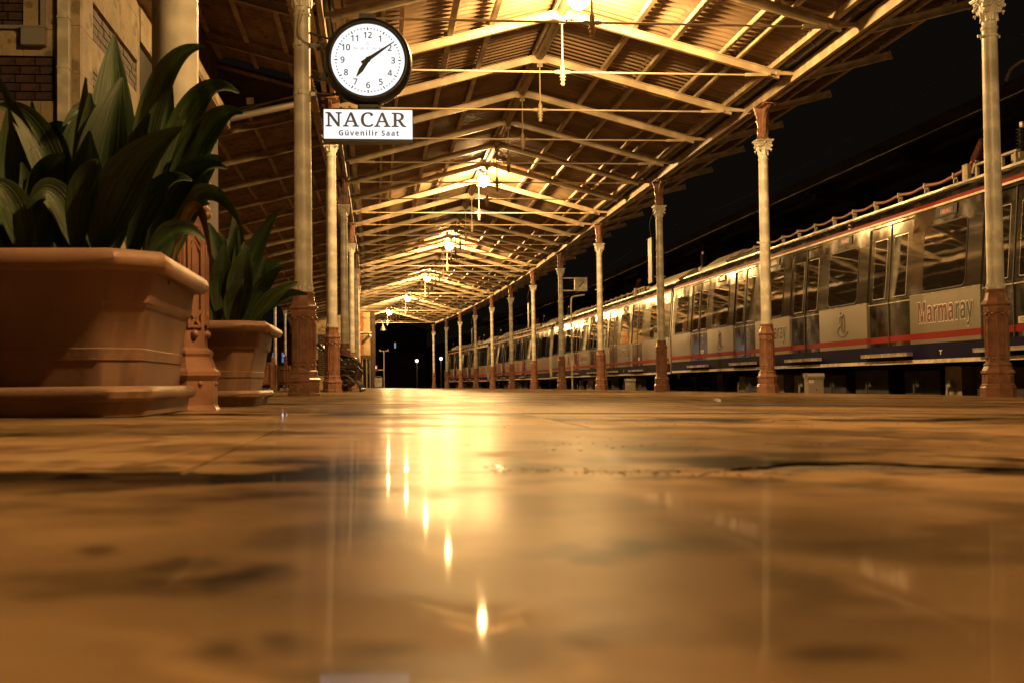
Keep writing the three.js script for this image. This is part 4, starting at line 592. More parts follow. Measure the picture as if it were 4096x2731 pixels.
const LEAVES_B=[[[-0.694,0.395,-5.9],[-0.738,0.653,-5.95],[-0.788,0.859,-6.0],0.137,0.1],[[-0.668,0.392,-5.85],[-0.578,0.663,-5.85],[-0.444,0.898,-5.8],0.098,0.2],[[-0.622,0.384,-5.7],[-0.601,0.542,-5.6],[-0.568,0.708,-5.6],0.121,-0.1],[[-0.604,0.383,-5.8],[-0.468,0.471,-5.7],[-0.311,0.498,-5.7],0.071,0.4],[[-0.622,0.384,-5.7],[-0.521,0.507,-5.65],[-0.415,0.615,-5.6],0.075,0.1],[[-0.588,0.375,-5.65],[-0.478,0.465,-5.6],[-0.347,0.545,-5.6],0.07,-0.4],[[-0.697,0.405,-6.1],[-0.68,0.692,-6.15],[-0.684,0.962,-6.2],0.111,-0.3],[[-0.676,0.405,-6.1],[-0.551,0.603,-6.1],[-0.45,0.683,-6.1],0.089,-0.5],[[-0.555,0.37,-5.7],[-0.511,0.364,-5.7],[-0.486,0.32,-5.75],0.056,0.6],[[-0.733,0.395,-5.9],[-0.772,0.587,-5.9],[-0.807,0.749,-5.9],0.123,0.3],[[-0.683,0.382,-5.65],[-0.68,0.543,-5.6],[-0.666,0.716,-5.6],0.113,0.2],[[-0.63,0.379,-5.6],[-0.624,0.462,-5.55],[-0.577,0.557,-5.55],0.097,-0.5],[[-0.656,0.41,-6.2],[-0.602,0.612,-6.2],[-0.56,0.74,-6.2],0.099,0.2],[[-0.715,0.38,-5.6],[-0.705,0.485,-5.6],[-0.685,0.6,-5.6],0.117,0.4]];
function plant(label, list, cx, cz, y0, r, sc) {
  const p = thing('aspidistra_plant', label, 'plant', [cx, y0, cz]), go = (g) => g.translate(-cx, -y0, -cz);
  list.forEach(([b, m, t, w, tw], i) => { b = [b[0], y0 - 0.02, b[2]]; part('leaf', go(leafGeo(b, m, t, w, tw)), i === 10 && list.length > 15 ? M.dryLeaf : M.leaf[i % 3], p); });
  for (let i = 0; i < 24; i++) { const a = rr(0, 6.3), q = rr(0.02, r), bx = cx + q * Math.cos(a), bz = cz + 1.4 * q * Math.sin(a), h = rr(0.35, 0.72) * sc, o = rr(0.03, 0.22) * sc; part('leaf', go(leafGeo([bx, y0 - 0.02, bz], [bx + o * 0.35 * Math.cos(a), y0 + h * 0.55, bz + o * 0.35 * Math.sin(a)], [bx + o * Math.cos(a), y0 + h, bz + o * Math.sin(a)], rr(0.10, 0.16) * sc, rr(-0.8, 0.8))), M.leaf[i % 3], p); }
}
plant('large dark green broad leaved plant in the big front planter', LEAVES_A, -0.98, -4.28, 0.44, 0.2, 0.9);
plant('smaller green broad leaved plant in the planter behind the column base', LEAVES_B, -0.70, -5.95, 0.335, 0.14, 0.68);

// ================================================================ STATION BUILDING AT THE LEFT
{
  const b = thing('station_building', 'stone and brick station building corner with white downpipe behind the big plant', 'building', [0, 0, 0]);
  const FX = -2.564, FZ = -11.2;
  part('wall', muv(merge([bx2(-7, FX - 0.06, -0.2, 5.6, -21, FZ - 0.06)])), M.mortar, b);
  // stone blocks round the front panels
  const st = (x0, x1, y0, y1, d = 0.06) => part('stone_block', muv(bx2(x0 + 0.002, x1 - 0.002, y0 + 0.002, y1 - 0.002, FZ - 0.07, FZ - 0.06 + d)), M.stone, b);
  for (let y = -0.1; y < 5.4; y += 0.42) { st(-2.78, FX, y, y + 0.42); }
  st(-3.05, -2.78, 3.22, 3.8); st(-3.05, -2.78, 3.8, 4.6); st(-3.45, -3.05, 2.985, 3.22); st(-3.05, -2.78, 2.985, 3.22); st(-4.4, -3.45, 2.985, 3.22); for (const [a, c] of [[-4.4, -3.45], [-3.45, -3.02], [-3.02, -2.90], [-2.90, -2.78]]) st(a, c, 2.40, 2.59, 0.07);
  for (const [a, c] of [[-4.4, -3.6], [-3.6, -2.78]]) for (let y = 0; y < 2.1; y += 0.42) st(a, c, y, y + 0.42);
  st(-4.4, -2.78, 2.1, 2.40);
  const brickGeo = new Map(), bg = (w, h, d) => { const k = w.toFixed(3) + h + d; if (!brickGeo.has(k)) brickGeo.set(k, muv(new THREE.BoxGeometry(w, h, d))); return brickGeo.get(k); };
  const CH = 0.0752, BL = 0.168, J = 0.011;
  const panel = (x0, x1, y0, y1) => { let r = 0; for (let y = y0; y < y1 - 0.03; y += CH, r++) { let x = x1 - (r % 2 ? BL * 0.75 : 0) ; if (r % 2) { const m = part('brick', bg(BL * 0.75 - J, CH - J, 0.05), M.brick[Math.floor(rnd() * 3)], b); m.position.set(x + BL * 0.375, y + CH / 2, FZ - 0.035 + rr(-0.003, 0.003)); } for (; x > x0 + 0.02; x -= BL) { const w = Math.min(BL, x - x0), m = part('brick', bg(w - J, CH - J, 0.05), M.brick[Math.floor(rnd() * 3)], b); m.position.set(x - w / 2, y + CH / 2, FZ - 0.035 + rr(-0.003, 0.003)); } } };
  panel(-3.9, -2.785, 2.60, 2.98); panel(-3.9, -3.055, 3.225, 3.75);
  // side wall towards the platform
  const sd = (z0, z1, y0, y1, d = 0.06) => part('stone_block', muv(bx2(FX - 0.07, FX - 0.06 + d, y0 + 0.002, y1 - 0.002, -z1 + 0.002, -z0 - 0.002)), M.stone, b);
  for (let y = -0.1; y < 5.4; y += 0.42) sd(11.262, 11.68, y, y + 0.42);
  for (const [a, c] of [[-0.1, 1.2], [2.98, 3.27], [3.62, 4.1], [4.1, 5.5]]) for (const [z0, z1] of [[11.68, 12.75], [12.75, 13.83]]) sd(z0, z1, a, c);
  for (let y = -0.1; y < 5.4; y += 0.42) sd(13.83, 14.0, y, y + 0.42, 0.05);
  const spanel = (z0, z1, y0, y1) => { let r = 0; for (let y = y0; y < y1 - 0.03; y += CH, r++) for (let z = z0 - (r % 2 ? BL / 2 : 0); z < z1 - 0.02; z += BL) { const a = Math.max(z, z0), w = Math.min(z + BL, z1) - a, m = part('brick', bg(0.05, CH - J, w - J), M.brick[Math.floor(rnd() * 3)], b); m.position.set(FX - 0.035 + rr(-0.003, 0.003), y + CH / 2, -a - w / 2); } };
  spanel(11.69, 13.82, 3.28, 3.61); spanel(11.69, 13.82, 2.40, 2.97);
  part('dark_door', muv(bx2(FX - 0.5, FX - 0.05, -0.1, 3.9, -15.4, -14.02)), M.dark, b);
  part('door_lintel', muv(bx2(FX - 0.5, FX, 3.9, 4.3, -15.4, -14.02)), M.stone, b);
  part('plaster_wall', muv(bx2(FX - 0.5, FX - 0.02, -0.1, 5.5, -20.9, -15.41)), M.darkPanel, b);
  part('cornice', muv(bx2(FX - 0.4, FX + 0.18, 4.32, 4.55, -20.9, -11.1)), M.stone, b);
  part('downpipe', muv(merge([bx2(-2.736, -2.640, 2.29, 5.6, FZ + 0.01, FZ + 0.10), bx2(-3.6, -2.640, 2.20, 2.288, FZ + 0.01, FZ + 0.10), ...[3.3, 2.86, 3.9].map((y) => bx2(-2.742, -2.634, y, y + 0.016, FZ + 0.005, FZ + 0.106))])), M.pipe, b);
  part('meter_box', muv(merge([bx2(-3.045, -2.845, 3.065, 3.225, FZ + 0.006, FZ + 0.09), bx2(-3.05, -2.84, 3.215, 3.232, FZ + 0.006, FZ + 0.096)])), M.steelGrey, b);
  part('conduit', muv(merge([bx2(-2.895, -2.855, 3.23, 5, FZ + 0.006, FZ + 0.04), bx2(-3.6, -3.05, 3.215, 3.245, FZ + 0.006, FZ + 0.04)])), M.steelGrey, b);
}

// ================================================================ THINGS ALONG THE PLATFORM
const floorAt = (X, s) => { const f = F(s), p = W(X, 0, s); return [p.x, floorY(X, f.Z), p.z]; };
{ // cast iron benches, backs to the left
  const frame = (z) => [tube([V(0.62, 0, z), V(0.60, 0.10, z), V(0.52, 0.22, z), V(0.56, 0.36, z), V(0.58, 0.43, z), V(0.45, 0.44, z)], 0.02, 24, 7), tube([V(0.02, 0, z), V(0.10, 0.12, z), V(0.16, 0.28, z), V(0.12, 0.42, z), V(0.05, 0.6, z), V(-0.06, 0.80, z), V(-0.13, 0.86, z), V(-0.18, 0.82, z), V(-0.15, 0.77, z)], 0.02, 32, 7), tube([V(0.07, 0.58, z), V(0.2, 0.66, z), V(0.38, 0.64, z), V(0.53, 0.58, z), V(0.58, 0.50, z), V(0.53, 0.46, z), V(0.50, 0.51, z)], 0.018, 30, 7), tube([V(0.14, 0.2, z), V(0.3, 0.3, z), V(0.5, 0.2, z)], 0.015, 16, 6), new THREE.TorusGeometry(0.07, 0.013, 6, 18).translate(0.22, 0.53, z), new THREE.TorusGeometry(0.055, 0.012, 6, 16).translate(0.37, 0.53, z), new THREE.TorusGeometry(0.05, 0.012, 6, 16).translate(0.35, 0.16, z), bar(V(0.08, 0.42, z), V(0.58, 0.44, z), 0.03, 0.03), new THREE.TorusGeometry(0.045, 0.012, 6, 16).translate(0.47, 0.53, z), new THREE.TorusGeometry(0.05, 0.012, 6, 16).translate(0.24, 0.17, z), new THREE.TorusGeometry(0.06, 0.012, 6, 16).translate(0.30, 0.34, z), new THREE.TorusGeometry(0.05, 0.012, 6, 16).translate(0.44, 0.33, z), new THREE.TorusGeometry(0.045, 0.012, 6, 16).translate(0.10, 0.36, z), tube([V(0.02, 0.72, z), V(0.10, 0.70, z), V(0.14, 0.62, z)], 0.013, 12, 6), sph(0.03, 0.62, 0.02, z), sph(0.03, 0.02, 0.02, z)];
  const b = thing('iron_bench', 'ornate dark cast iron bench next to the second left column', 'bench', floorAt(-0.92, 23.6), 0, 'iron benches along the left columns');
  for (const z of [-0.9, -0.45, 0, 0.45, 0.9]) part('leg_frame', muv(merge(frame(z))), M.iron, b);
  for (let i = 0; i < 6; i++) part('seat_slat', muv(box(0.062, 0.025, 1.86, 0.13 + i * 0.078, 0.455 - 0.012 * Math.sin(i), 0)), M.iron, b);
  const sc = []; for (let k = -6; k <= 6; k++) { const z = k * 0.135; sc.push(new THREE.TorusGeometry(0.052, 0.011, 5, 14).rotateY(Math.PI / 2).rotateZ(0.42).translate(0.065, 0.575, z), new THREE.TorusGeometry(0.06, 0.011, 5, 14).rotateY(Math.PI / 2).rotateZ(0.42).translate(-0.005, 0.70, z + 0.05)); }
  part('backrest', muv(merge([...sc, bar(V(0.10, 0.49, -0.93), V(0.10, 0.49, 0.93), 0.03, 0.03), tube([V(-0.05, 0.74, -0.93), V(-0.06, 0.80, -0.5), V(-0.085, 0.85, 0), V(-0.06, 0.80, 0.5), V(-0.05, 0.74, 0.93)], 0.022, 30, 7)])), M.iron, b);
  copy(b, floorAt(-0.92, 25.9), 0, 'ornate dark cast iron bench, middle one of the row by the left columns');
  copy(b, floorAt(-0.92, 28.2), 0, 'ornate dark cast iron bench, farthest from the clock column');
}
{ // slatted waste bin
  const b = thing('waste_bin', 'slatted waste bin on a dark metal frame beside the left walk', 'bin', floorAt(-2.17, 30));
  for (let k = 0; k < 12; k++) part('slat', muv(box(0.045, 0.36, 0.014, 0.12 * Math.sin(k * Math.PI / 6), 0.34, 0.12 * Math.cos(k * Math.PI / 6), 0, k * Math.PI / 6, 0)), M.wood, b);
  for (const y of [0.18, 0.47]) part('hoop', new THREE.TorusGeometry(0.132, 0.012, 6, 24).rotateX(Math.PI / 2).translate(0, y, 0), M.black, b);
  for (const x of [-0.17, 0.17]) part('post', muv(merge([box(0.035, 0.56, 0.035, x, 0.28, 0), tube([V(x, 0.55, 0), V(x * 1.15, 0.585, 0), V(x * 1.3, 0.57, 0), V(x * 1.32, 0.545, 0)], 0.012, 12, 6), box(0.09, 0.02, 0.1, x, 0.01, 0)])), M.black, b);
  part('base_scroll', merge([tube([V(-0.16, 0.02, 0), V(-0.06, 0.12, 0), V(0, 0.06, 0), V(0.06, 0.12, 0), V(0.16, 0.02, 0)], 0.012, 24, 6)]), M.black, b);
}
{ // wooden fence left of the walk
  const f = thing('wooden_fence', 'brown wooden fence with turned post tops beside the outer columns', 'fence', floorAt(-3.3, 40));
  for (let k = 0; k < 22; k++) part('board', muv(box(0.075, 0.66, 0.02, -1.9 + k * 0.092, 0.47, 0)), M.wood, f);
  for (const y of [0.2, 0.7, 0.82]) part('rail', muv(box(2.1, 0.05, 0.045, -0.95, y, 0.01)), M.wood, f);
  for (const x of [-2.0, 0.0, 0.42, 1.0]) { const p = part('post', muv(merge([box(0.10, 0.86, 0.10, x, 0.43, 0), lathe([[0.05, 0.86], [0.055, 0.875], [0.03, 0.89], [0.05, 0.93], [0.055, 0.965], [0.035, 1.0], [0.045, 1.02], [0.01, 1.06]], 12).translate(x, 0, 0)])), M.wood, f); }
  for (let k = 0; k < 9; k++) part('board', muv(box(0.075, 0.6, 0.02, 0.1 + k * 0.092, 0.44, -0.02)), M.wood, f);
}
{ // brick gate pier
  const p = thing('brick_pier', 'dark brick pier with pale joints and a plaster foot behind the benches', 'pier', floorAt(-1.78, 42));
  part('foot', muv(merge([bx2(-0.20, 0.20, 0, 0.42, -0.20, 0.20), bx2(-0.22, 0.22, 0.40, 0.44, -0.22, 0.22)])), M.plaster, p);
  part('core', muv(bx2(-0.172, 0.172, 0.44, 1.78, -0.172, 0.172)), M.mortar, p);
  const g = muv(new THREE.BoxGeometry(0.165, 0.058, 0.06)), h = muv(new THREE.BoxGeometry(0.08, 0.058, 0.06)), g2 = g.clone().rotateY(Math.PI / 2);
  for (let r = 0; r < 19; r++) { const y = 0.475 + r * 0.0705; for (const [x, q] of r % 2 ? [[-0.135, h], [0, g], [0.135, h]] : [[-0.09, g], [0.09, g]]) { part('brick', q, M.brick[Math.floor(rnd() * 3)], p).position.set(x, y, 0.155); } for (const z of [-0.09, 0.07]) part('brick', g2, M.brick[Math.floor(rnd() * 3)], p).position.set(0.155, y, z); }
  part('coping', muv(merge([bx2(-0.22, 0.22, 1.80, 1.86, -0.22, 0.22), crease(new THREE.CylinderGeometry(0.05, 0.29, 0.09, 4).rotateY(Math.PI / 4).translate(0, 1.905, 0), 0.3)])), M.plaster, p);
}
single('step_ladder', muv(merge([bar(V(-0.12, 0, 0), V(-0.02, 1.35, 0), 0.03, 0.03), bar(V(0.10, 0, 0.25), V(0.03, 1.35, 0), 0.03, 0.03), bar(V(-0.12, 0, 0.3), V(-0.02, 1.35, 0.3), 0.03, 0.03), ...[0.3, 0.6, 0.9, 1.15].map((y) => bar(V(-0.11 + 0.07 * y, y, 0), V(-0.11 + 0.07 * y, y, 0.3), 0.05, 0.02)), box(0.22, 0.03, 0.33, 0.0, 1.37, 0.15)])), M.pipe, 'white folding ladder standing beside the dark brick pier', 'ladder', floorAt(-2.05, 41));
{ // low dark building with blue lit windows far left
  const b = thing('far_building', 'dark low building with small blue lit windows beyond the fence', 'building', [-9.5, -0.6, -97]);
  part('wall', muv(bx2(-14, 6.0, 0, 5.2, -6, 0)), M.darkPanel, b); part('roof', muv(bx2(-14.4, 6.4, 5.2, 5.5, -6.4, 0.4)), M.dark, b);
  const blue = glow(0.16, 0.28, 0.75, 0.55, 'window_light');
  for (const [x, y, w, h] of [[1.68, 2.82, 0.3, 0.75], [2.4, 2.82, 0.34, 0.75], [4.95, 2.2, 0.42, 1.9]]) { const p = part('window', bx2(x - w / 2, x + w / 2, y - h / 2, y + h / 2, 0, 0.02), blue, b); part('frame', merge([bx2(x - w / 2 - 0.04, x - w / 2, y - h / 2, y + h / 2, 0, 0.05), bx2(x + w / 2, x + w / 2 + 0.04, y - h / 2, y + h / 2, 0, 0.05), bx2(x - 0.02, x + 0.02, y - h / 2, y + h / 2, 0.02, 0.05), bx2(x - w / 2, x + w / 2, y - 0.02, y + 0.02, 0.02, 0.05)]), M.dark, p); }
}
{ // unlit houses far beyond the platform end
  const h = thing('distant_house', 'unlit house with two tiny lit windows far beyond the platform end', 'house', [2.5, -1.5, -190]);
  part('wall', muv(bx2(-9, 5, 0, 9.5, -8, 0)), M.darkPanel, h); part('roof', muv(ext(poly([[-9.5, 9.5], [5.5, 9.5], [-2, 12]]), 8).translate(0, 0, -8)), M.dark, h);
  for (const x of [-3.0, 0.1]) { part('window', bx2(x, x + 0.22, 7.0, 7.8, 0, 0.03), glow(0.6, 0.68, 0.75, 0.5, 'window_light_cold'), h); }
  const g = thing('distant_house', 'dark house standing behind the far street lamps', 'house', [12.5, -1.5, -200]);
  part('wall', muv(bx2(-5, 9, 0, 7, -8, 0)), M.darkPanel, g); part('roof', muv(ext(poly([[-5.5, 7], [9.5, 7], [2, 9.4]]), 8).translate(0, 0, -8)), M.dark, g);
}
function post(name, label, X, y, Z, col, k, r, cd, group) { // a small far lamp on a post
  const g = floorY(Math.min(X, 7), Z) - (Z > 118 ? 0.6 : 0), t = thing(name, label, 'lamp post', [X, g, -Z], 0, group);
  part('pole', merge([rod(V(0, 0, 0), V(0, y - g - r * 0.9, 0), 0.045, 8), cyl(0.09, 0.12, 0.2, 10, 0, 0.1, 0)]), M.steelGrey, t);
  part('lamp_head', lathe([[0.0, r * 1.35], [r * 0.5, r * 1.2], [r * 0.6, r * 0.85]], 12).translate(0, y - g, 0), M.steelGrey, t);
  part('lamp_globe', new THREE.SphereGeometry(r, 14, 10).translate(0, y - g, 0), glow(...col, k, 'lamp_globe_white'), t);
  const l = new THREE.PointLight(lin(...col), cd, 0, 2); l.position.set(0, y - g, 0); l.castShadow = true; l.shadow.radius = 8; t.add(l);
}
post('street_lamp', 'far white globe street lamp standing alone in the dark past the kiosk', 4.4, 2.65, 140, [1, 0.93, 0.78], 4, 0.17, 3);
post('street_lamp', 'far white globe street lamp closest to the end of the train', 7.1, 2.87, 140, [1, 0.93, 0.78], 4, 0.17, 3);
post('yard_lamp', 'small cold white lamp behind the outer columns', -5.43, 1.84, 75, [0.85, 0.93, 1], 14, 0.07, 1.2);
{ // kiosk at the far end of the platform
  const k = thing('platform_kiosk', 'cream and orange kiosk with dark doors at the far left end of the platform', 'kiosk', [0, floorY(-1, 84), -84]);
  part('wall', muv(merge([bx2(-4.2, -1.20, 1.9, 5.0, -4, 0), bx2(-0.90, -0.40, 1.9, 5.0, -4, 0.0)])), M.plaster, k);
  part('orange_pilaster', muv(bx2(-1.20, -0.90, 1.9, 5.0, -4, 0.02)), M.orangePlaster, k);
  part('corner_post', muv(bx2(-0.40, -0.12, -0.05, 5.0, -4, 0.06)), M.darkPanel, k);
  part('band', muv(merge([bx2(-4.2, -0.36, 3.62, 3.70, -4, 0.12), bx2(-4.2, -0.38, 3.44, 3.48, -4, 0.06)])), M.pipe, k);
  part('door_glass', muv(bx2(-4.2, -0.42, -0.05, 1.9, -4, -0.15)), M.glassDark, k);
  part('door_frame', muv(merge([-3.4, -2.6, -1.8, -1.0, -0.72, -0.5].map((x) => bx2(x, x + 0.04, -0.05, 1.9, -0.16, -0.10)))), M.steelGrey, k);
  part('scroll_frieze', merge(Array.from({ length: 8 }, (_, i) => new THREE.TorusGeometry(0.10, 0.016, 5, 14).translate(-1.15 + i * 0.11, 2.05, 0.03))), M.iron, k);
}
{
  const c = thing('security_camera', 'white security camera on the cream wall of the far kiosk', 'camera', [-0.6, 3.2, -83.85]);
  part('housing', muv(tr(cyl(0.10, 0.10, 0.5, 12, 0, 0, 0), 0, 0, 0.12, 0.9, 0, -0.7)), M.pipe, c); part('mount', muv(merge([box(0.06, 0.18, 0.16, 0.1, 0.16, -0.06)])), M.steelGrey, c);
}
{
  const c = thing('wall_lamp', 'unlit curved wall lamp on the corner of the far kiosk', 'lamp', [-0.1, 3.95, -83.9]);
  part('arm', tube([V(0, 0.1, 0), V(0.15, 0.35, 0), V(0.4, 0.35, 0), V(0.5, 0.1, 0)], 0.03, 20, 7), M.steelGrey, c); part('shade', lathe([[0.04, 0.1], [0.12, -0.1], [0.2, -0.3]], 14).translate(0.5, 0, 0), M.steelGrey, c);
}
{
  const t = thing('luggage_trolley', 'pale luggage trolley with an upright rounded panel by the far kiosk', 'trolley', [0.05, floorY(0, 60), -60]);
  part('panel', muv(ext(rrect(-0.15, 0.15, 0.08, 0.50, 0.04), 0.02)), M.pipe, t);
  part('frame', tube([V(-0.16, 0.04, 0), V(-0.16, 0.5, 0), V(-0.10, 0.56, 0), V(0.10, 0.56, 0), V(0.16, 0.5, 0), V(0.16, 0.04, 0)], 0.012, 30, 6), M.pipe, t);
  for (const x of [-0.14, 0.14]) part('wheel', cyl(0.04, 0.04, 0.02, 12, x, 0.04, 0.03, 0, 0, Math.PI / 2), M.black, t);
  part('bed', muv(box(0.3, 0.02, 0.5, 0, 0.07, -0.25)), M.steelGrey, t);
}
single('handrail', muv(merge([tube([V(0, 0, 0), V(0, 0.86, 0), V(0, 0.95, -0.08), V(0, 0.95, -0.6), V(0, 0.86, -0.7), V(0, 0, -0.7)], 0.03, 40, 8), rod(V(0, 0.5, 0), V(0, 0.5, -0.7), 0.02), tube([V(0, 0.9, 0), V(-0.3, 0.95, 0), V(-0.5, 0.9, 0)], 0.025, 10, 6), rod(V(-0.3, 0, 0), V(-0.3, 0.93, 0), 0.02)])), M.pipe, 'white bent pipe handrail past the far end of the benches', 'handrail', floorAt(-0.85, 50));
{ // signal with a red light
  const t = thing('rail_signal', 'slim signal post with a small red light beyond the kiosk', 'signal', [-0.02, floorY(0, 100), -100]);
  part('post', merge([rod(V(0.55, 0, 0), V(0.55, 2.9, 0), 0.04, 8), box(0.5, 0.05, 0.05, 0.35, 1.4, 0)]), M.steelGrey, t);
  part('housing', muv(box(0.3, 0.46, 0.2, -0.1, 1.55, -0.12)), M.black, t); part('signal_lens', sph(0.10, -0.14, 1.60, 0.02, 12, 8), glow(1, 0.10, 0.09, 9, 'signal_red'), t);
  part('crossbar', merge([box(0.7, 0.03, 0.1, 0.55, 2.9, 0), sph(0.05, 0.22, 2.95, 0), sph(0.05, 0.88, 2.95, 0)]), M.steelGrey, t);
  const l = new THREE.PointLight(lin(1, 0.08, 0.06), 2.2, 0, 2); l.position.set(-0.14, 1.60, 0.02); l.castShadow = true; l.shadow.radius = 4; t.add(l);
}
// boxes at the platform edge
for (const [X, Z, l] of [[7.46, 20.7, 'low grey metal cabinet with rounded top on the platform edge before the first train car'], [7.42, 36.2, 'low grey metal cabinet with rounded top on the platform edge farther down the train']]) {
  const t = thing('edge_cabinet', l, 'cabinet', [X, floorY(X, Z), -Z], 0, 'cabinets on the platform edge');
  part('body', muv(bx2(-0.135, 0.135, 0, 0.27, -0.2, 0)), M.steelGrey, t); part('hood', muv(cyl(0.06, 0.06, 0.30, 16, 0, 0.285, -0.04, 0, 0, Math.PI / 2)), M.steelGrey, t); part('hood_back', muv(bx2(-0.15, 0.15, 0.27, 0.345, -0.22, -0.04)), M.steelGrey, t);
  part('lock', cyl(0.012, 0.012, 0.01, 8, 0.01, 0.06, 0.003, Math.PI / 2), M.black, t); part('notice', bx2(-0.12, -0.04, 0.17, 0.23, 0, 0.002), M.inkLabel ?? M.pipe, t);
}
{ // crumpled paper
  const g = new THREE.IcosahedronGeometry(0.019, 2); const p = g.attributes.position; for (let i = 0; i < p.count; i++) { const x = p.getX(i), y = p.getY(i), z = p.getZ(i), n = 0.6 + 0.9 * fbm(x * 11 + 0.5, y * 11 + z * 8 + 0.5, 9, 3, 401); p.setXYZ(i, x * n * 1.4, Math.max(0, y * n * 0.8 + 0.008), z * n); } g.computeVertexNormals();
  single('crumpled_paper', crease(g, 0.3), M.pipe, 'crumpled white paper lying on the wet floor', 'paper', [2.17, floorY(2.17, 7.85), -7.85]);
}
// boards and posts at the right columns
[3, 6, 9].forEach((i, q) => { const p = W(RX - 0.19, 2.45, colS(i)); const t = thing('side_board', ['narrow hanging board fixed edge on to the third column along the train', 'narrow hanging board fixed to the sixth column along the train', 'narrow hanging board fixed to the ninth column along the train'][q], 'sign board', [p.x, p.y, p.z], 0, 'boards on the columns along the train'); part('board', muv(bx2(-0.022, 0.022, 0, 1.09, -0.36, 0.06)), M.black, t); part('edge_strip', muv(bx2(-0.03, -0.0225, 0, 1.09, 0.045, 0.075)), M.cream, t); part('hanging_wire', tube([V(-0.01, 1.08, 0), V(-0.06, 1.35, 0.05), V(0.0, 1.6, 0), V(0.08, 1.75, 0)], 0.008, 16, 5), M.cable, t); });
{ // empty sign frame on the fifth column
  const p = W(6.9, 0, colS(5)); const t = thing('sign_frame', 'pale sign frame with a square diagonal mark fixed to the fifth column along the train', 'sign', [p.x, 3.45, p.z - 0.05]);
  part('frame', muv(merge([bx2(0, 0.92, 0.465, 0.51, -0.03, 0.03), bx2(0, 0.92, 0, 0.045, -0.03, 0.03), bx2(0.44, 0.52, 0.045, 0.465, -0.03, 0.03), bx2(0.885, 0.92, 0.045, 0.465, -0.03, 0.03)])), M.white, t);
  const b = part('square_panel', muv(merge([bx2(0.52, 0.885, 0.045, 0.465, -0.025, 0.0), bx2(0.53, 0.875, 0.40, 0.43, 0, 0.06), bx2(0.53, 0.56, 0.08, 0.40, 0, 0.06)])), M.white, t);
  part('diagonal_mark', muv(box(0.035, 0.28, 0.006, 0.70, 0.25, 0.006, 0, 0, -0.75)), M.black, b);
  part('clamp', muv(merge([lathe([[0.09, -0.02], [0.10, -0.02], [0.10, 0.02], [0.09, 0.02]], 16).translate(-0.087, 0.03, 0.05), lathe([[0.09, -0.02], [0.10, -0.02], [0.10, 0.02], [0.09, 0.02]], 16).translate(-0.087, 0.49, 0.05)])), M.white, t);
}
{
  const p = floorAt(7.12, 45.4); single('conduit_pole', muv(merge([tube([V(0, 0, 0), V(0, 1.8, 0), V(0, 3.2, 0), V(0.03, 3.38, 0), V(0.2, 3.42, 0), V(0.5, 3.46, 0)], 0.028, 40, 8)])), M.white, 'thin pale conduit pole bent under the sign frame of the fifth column', 'pole', p);
  const q = floorAt(7.15, 38.6), t = thing('ticket_post', 'slightly leaning thin post with a small white box by the fourth column along the train', 'post', q);
  part('pole', muv(rod(V(0, 0, 0), V(-0.11, 1.75, 0), 0.03, 8)), M.white, t); part('lower_sleeve', muv(rod(V(0, 0, 0), V(-0.068, 1.08, 0), 0.034, 8)), M.brown, t); part('head_box', muv(box(0.16, 0.2, 0.1, -0.11, 1.80, 0)), M.white, t);
}
for (const [i, y] of [[3, 2.6], [4, 2.9], [5, 3.1], [2, 2.5], [1, 3.88]]) { const p = W(RX, 0, colS(i)); single('pipe_clamp', muv(merge([lathe([[0.088, -0.016], [0.097, -0.016], [0.097, 0.016], [0.088, 0.016]], 20), box(0.05, 0.03, 0.016, -0.115, 0, 0), box(0.03, 0.03, 0.016, 0.108, 0, 0)])), M.white, `white clamp ring on the train side column ${fromEnd(i)} from the far roof end`, 'clamp', [p.x, p.y + y + colY, p.z], 0, 'clamp rings on the columns'); }

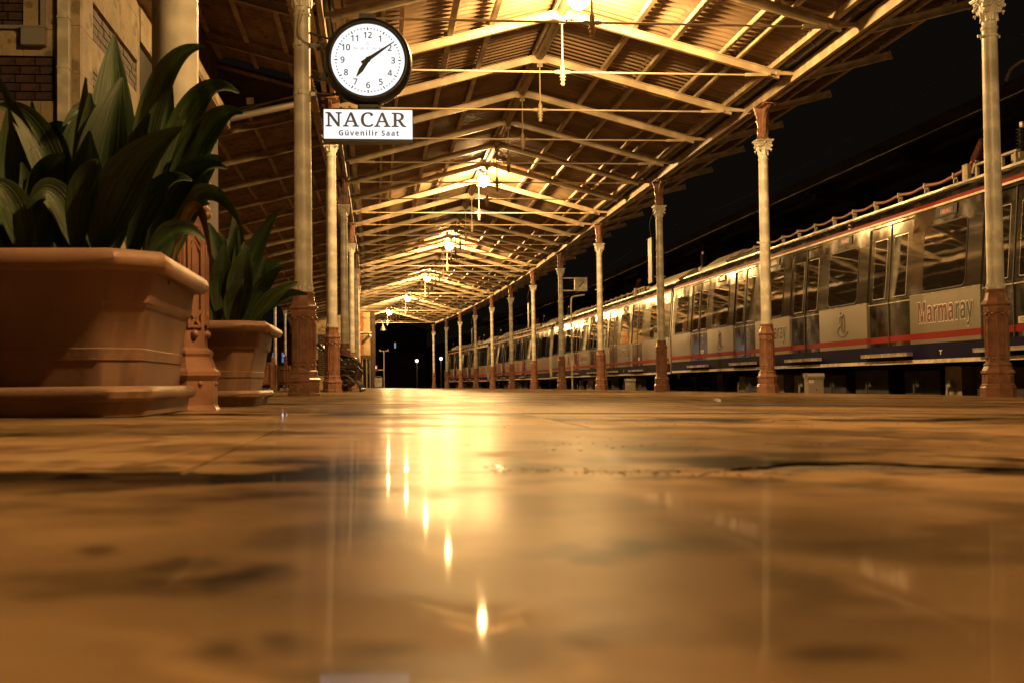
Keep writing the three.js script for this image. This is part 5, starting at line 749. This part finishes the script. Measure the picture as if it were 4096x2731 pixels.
// ================================================================ BEYOND THE TRAIN
{
  const dk = std([0.055, 0.05, 0.04], 0.8, { map: rep(N.grime, 0.4) }); const c = thing('far_canopy', 'dark platform roof on pale posts beyond the train', 'canopy');
  const g = []; for (let s = 4; s < 118; s += 6) { const a = s, b = s + 6; part('roof_deck', muv(merge([bar(W(14.3, 5.62, a), W(14.3, 5.62, b), 4.4, 0.10), bar(W(12.1, 5.55, a), W(12.1, 5.55, b), 0.08, 0.34), bar(W(12.9, 5.36, a), W(12.9, 5.36, b), 0.08, 0.12), bar(W(14.2, 5.30, a), W(14.2, 5.30, b), 0.2, 0.2)])), dk, c); part('cross_beam', muv(merge([bar(W(12.1, 5.42, a), W(16.5, 5.42, a), 0.3, 0.30), bar(W(12.3, 5.2, a), W(14.2, 5.12, a), 0.24, 0.16)])), dk, c); if (((s - 4) / 6) % 2 === 0) { const p = W(14.2, 0, s); part('post', muv(bx2(p.x - 0.15, p.x + 0.15, -1.2, 5.25, p.z - 0.15, p.z + 0.15)), dk, c); } }
  structure('far_platform', muv(bx2(11.6, 17.5, -1.3, -0.25, -125, 6)), M.stone);
  part('back_wall', muv(bx2(16.4, 16.7, -1.3, 5.4, -125, 6)), M.darkPanel, c);
}
{ // overhead line mast with curved arm
  const t = thing('catenary_mast', 'overhead line mast with a curved arm above the train roof', 'mast', [11.1, -1.2, -17]);
  part('pole', muv(merge([bx2(-0.12, 0.12, 0, 8.6, -0.12, 0.12)])), M.steelGrey, t);
  part('arm', tube([V(0, 6.5, 0), V(-0.7, 6.35, 0), V(-1.25, 6.1, -0.4), V(-1.55, 5.93, -0.75), V(-1.62, 5.74, -0.82)], 0.028, 40, 8), M.steelGrey, t);
  part('bracket', merge([rod(V(0, 5.2, 0), V(-1.5, 5.45, 0), 0.03), rod(V(0, 5.9, 0), V(-1.5, 5.45, 0), 0.02), cyl(0.05, 0.05, 0.25, 10, -0.4, 5.26, 0, 0, 0, 1.4)]), M.steelGrey, t);
}
single('contact_wire', merge([tube(Array.from({ length: 22 }, (_, i) => W(9.4, 4.25, -4 + i * 5.6)), 0.005, 90, 5)]), M.gutter, 'thin contact wire strung above the train', 'wire');
single('catenary_wire', merge([tube(Array.from({ length: 45 }, (_, i) => W(9.4, 5.1 - 0.35 * Math.sin(Math.PI * ((i % 8) / 8)), -4 + i * 2.8)), 0.005, 120, 5)]), M.gutter, 'sagging carrier wire above the contact wire of the train', 'wire');

renderer.render(scene, camera);
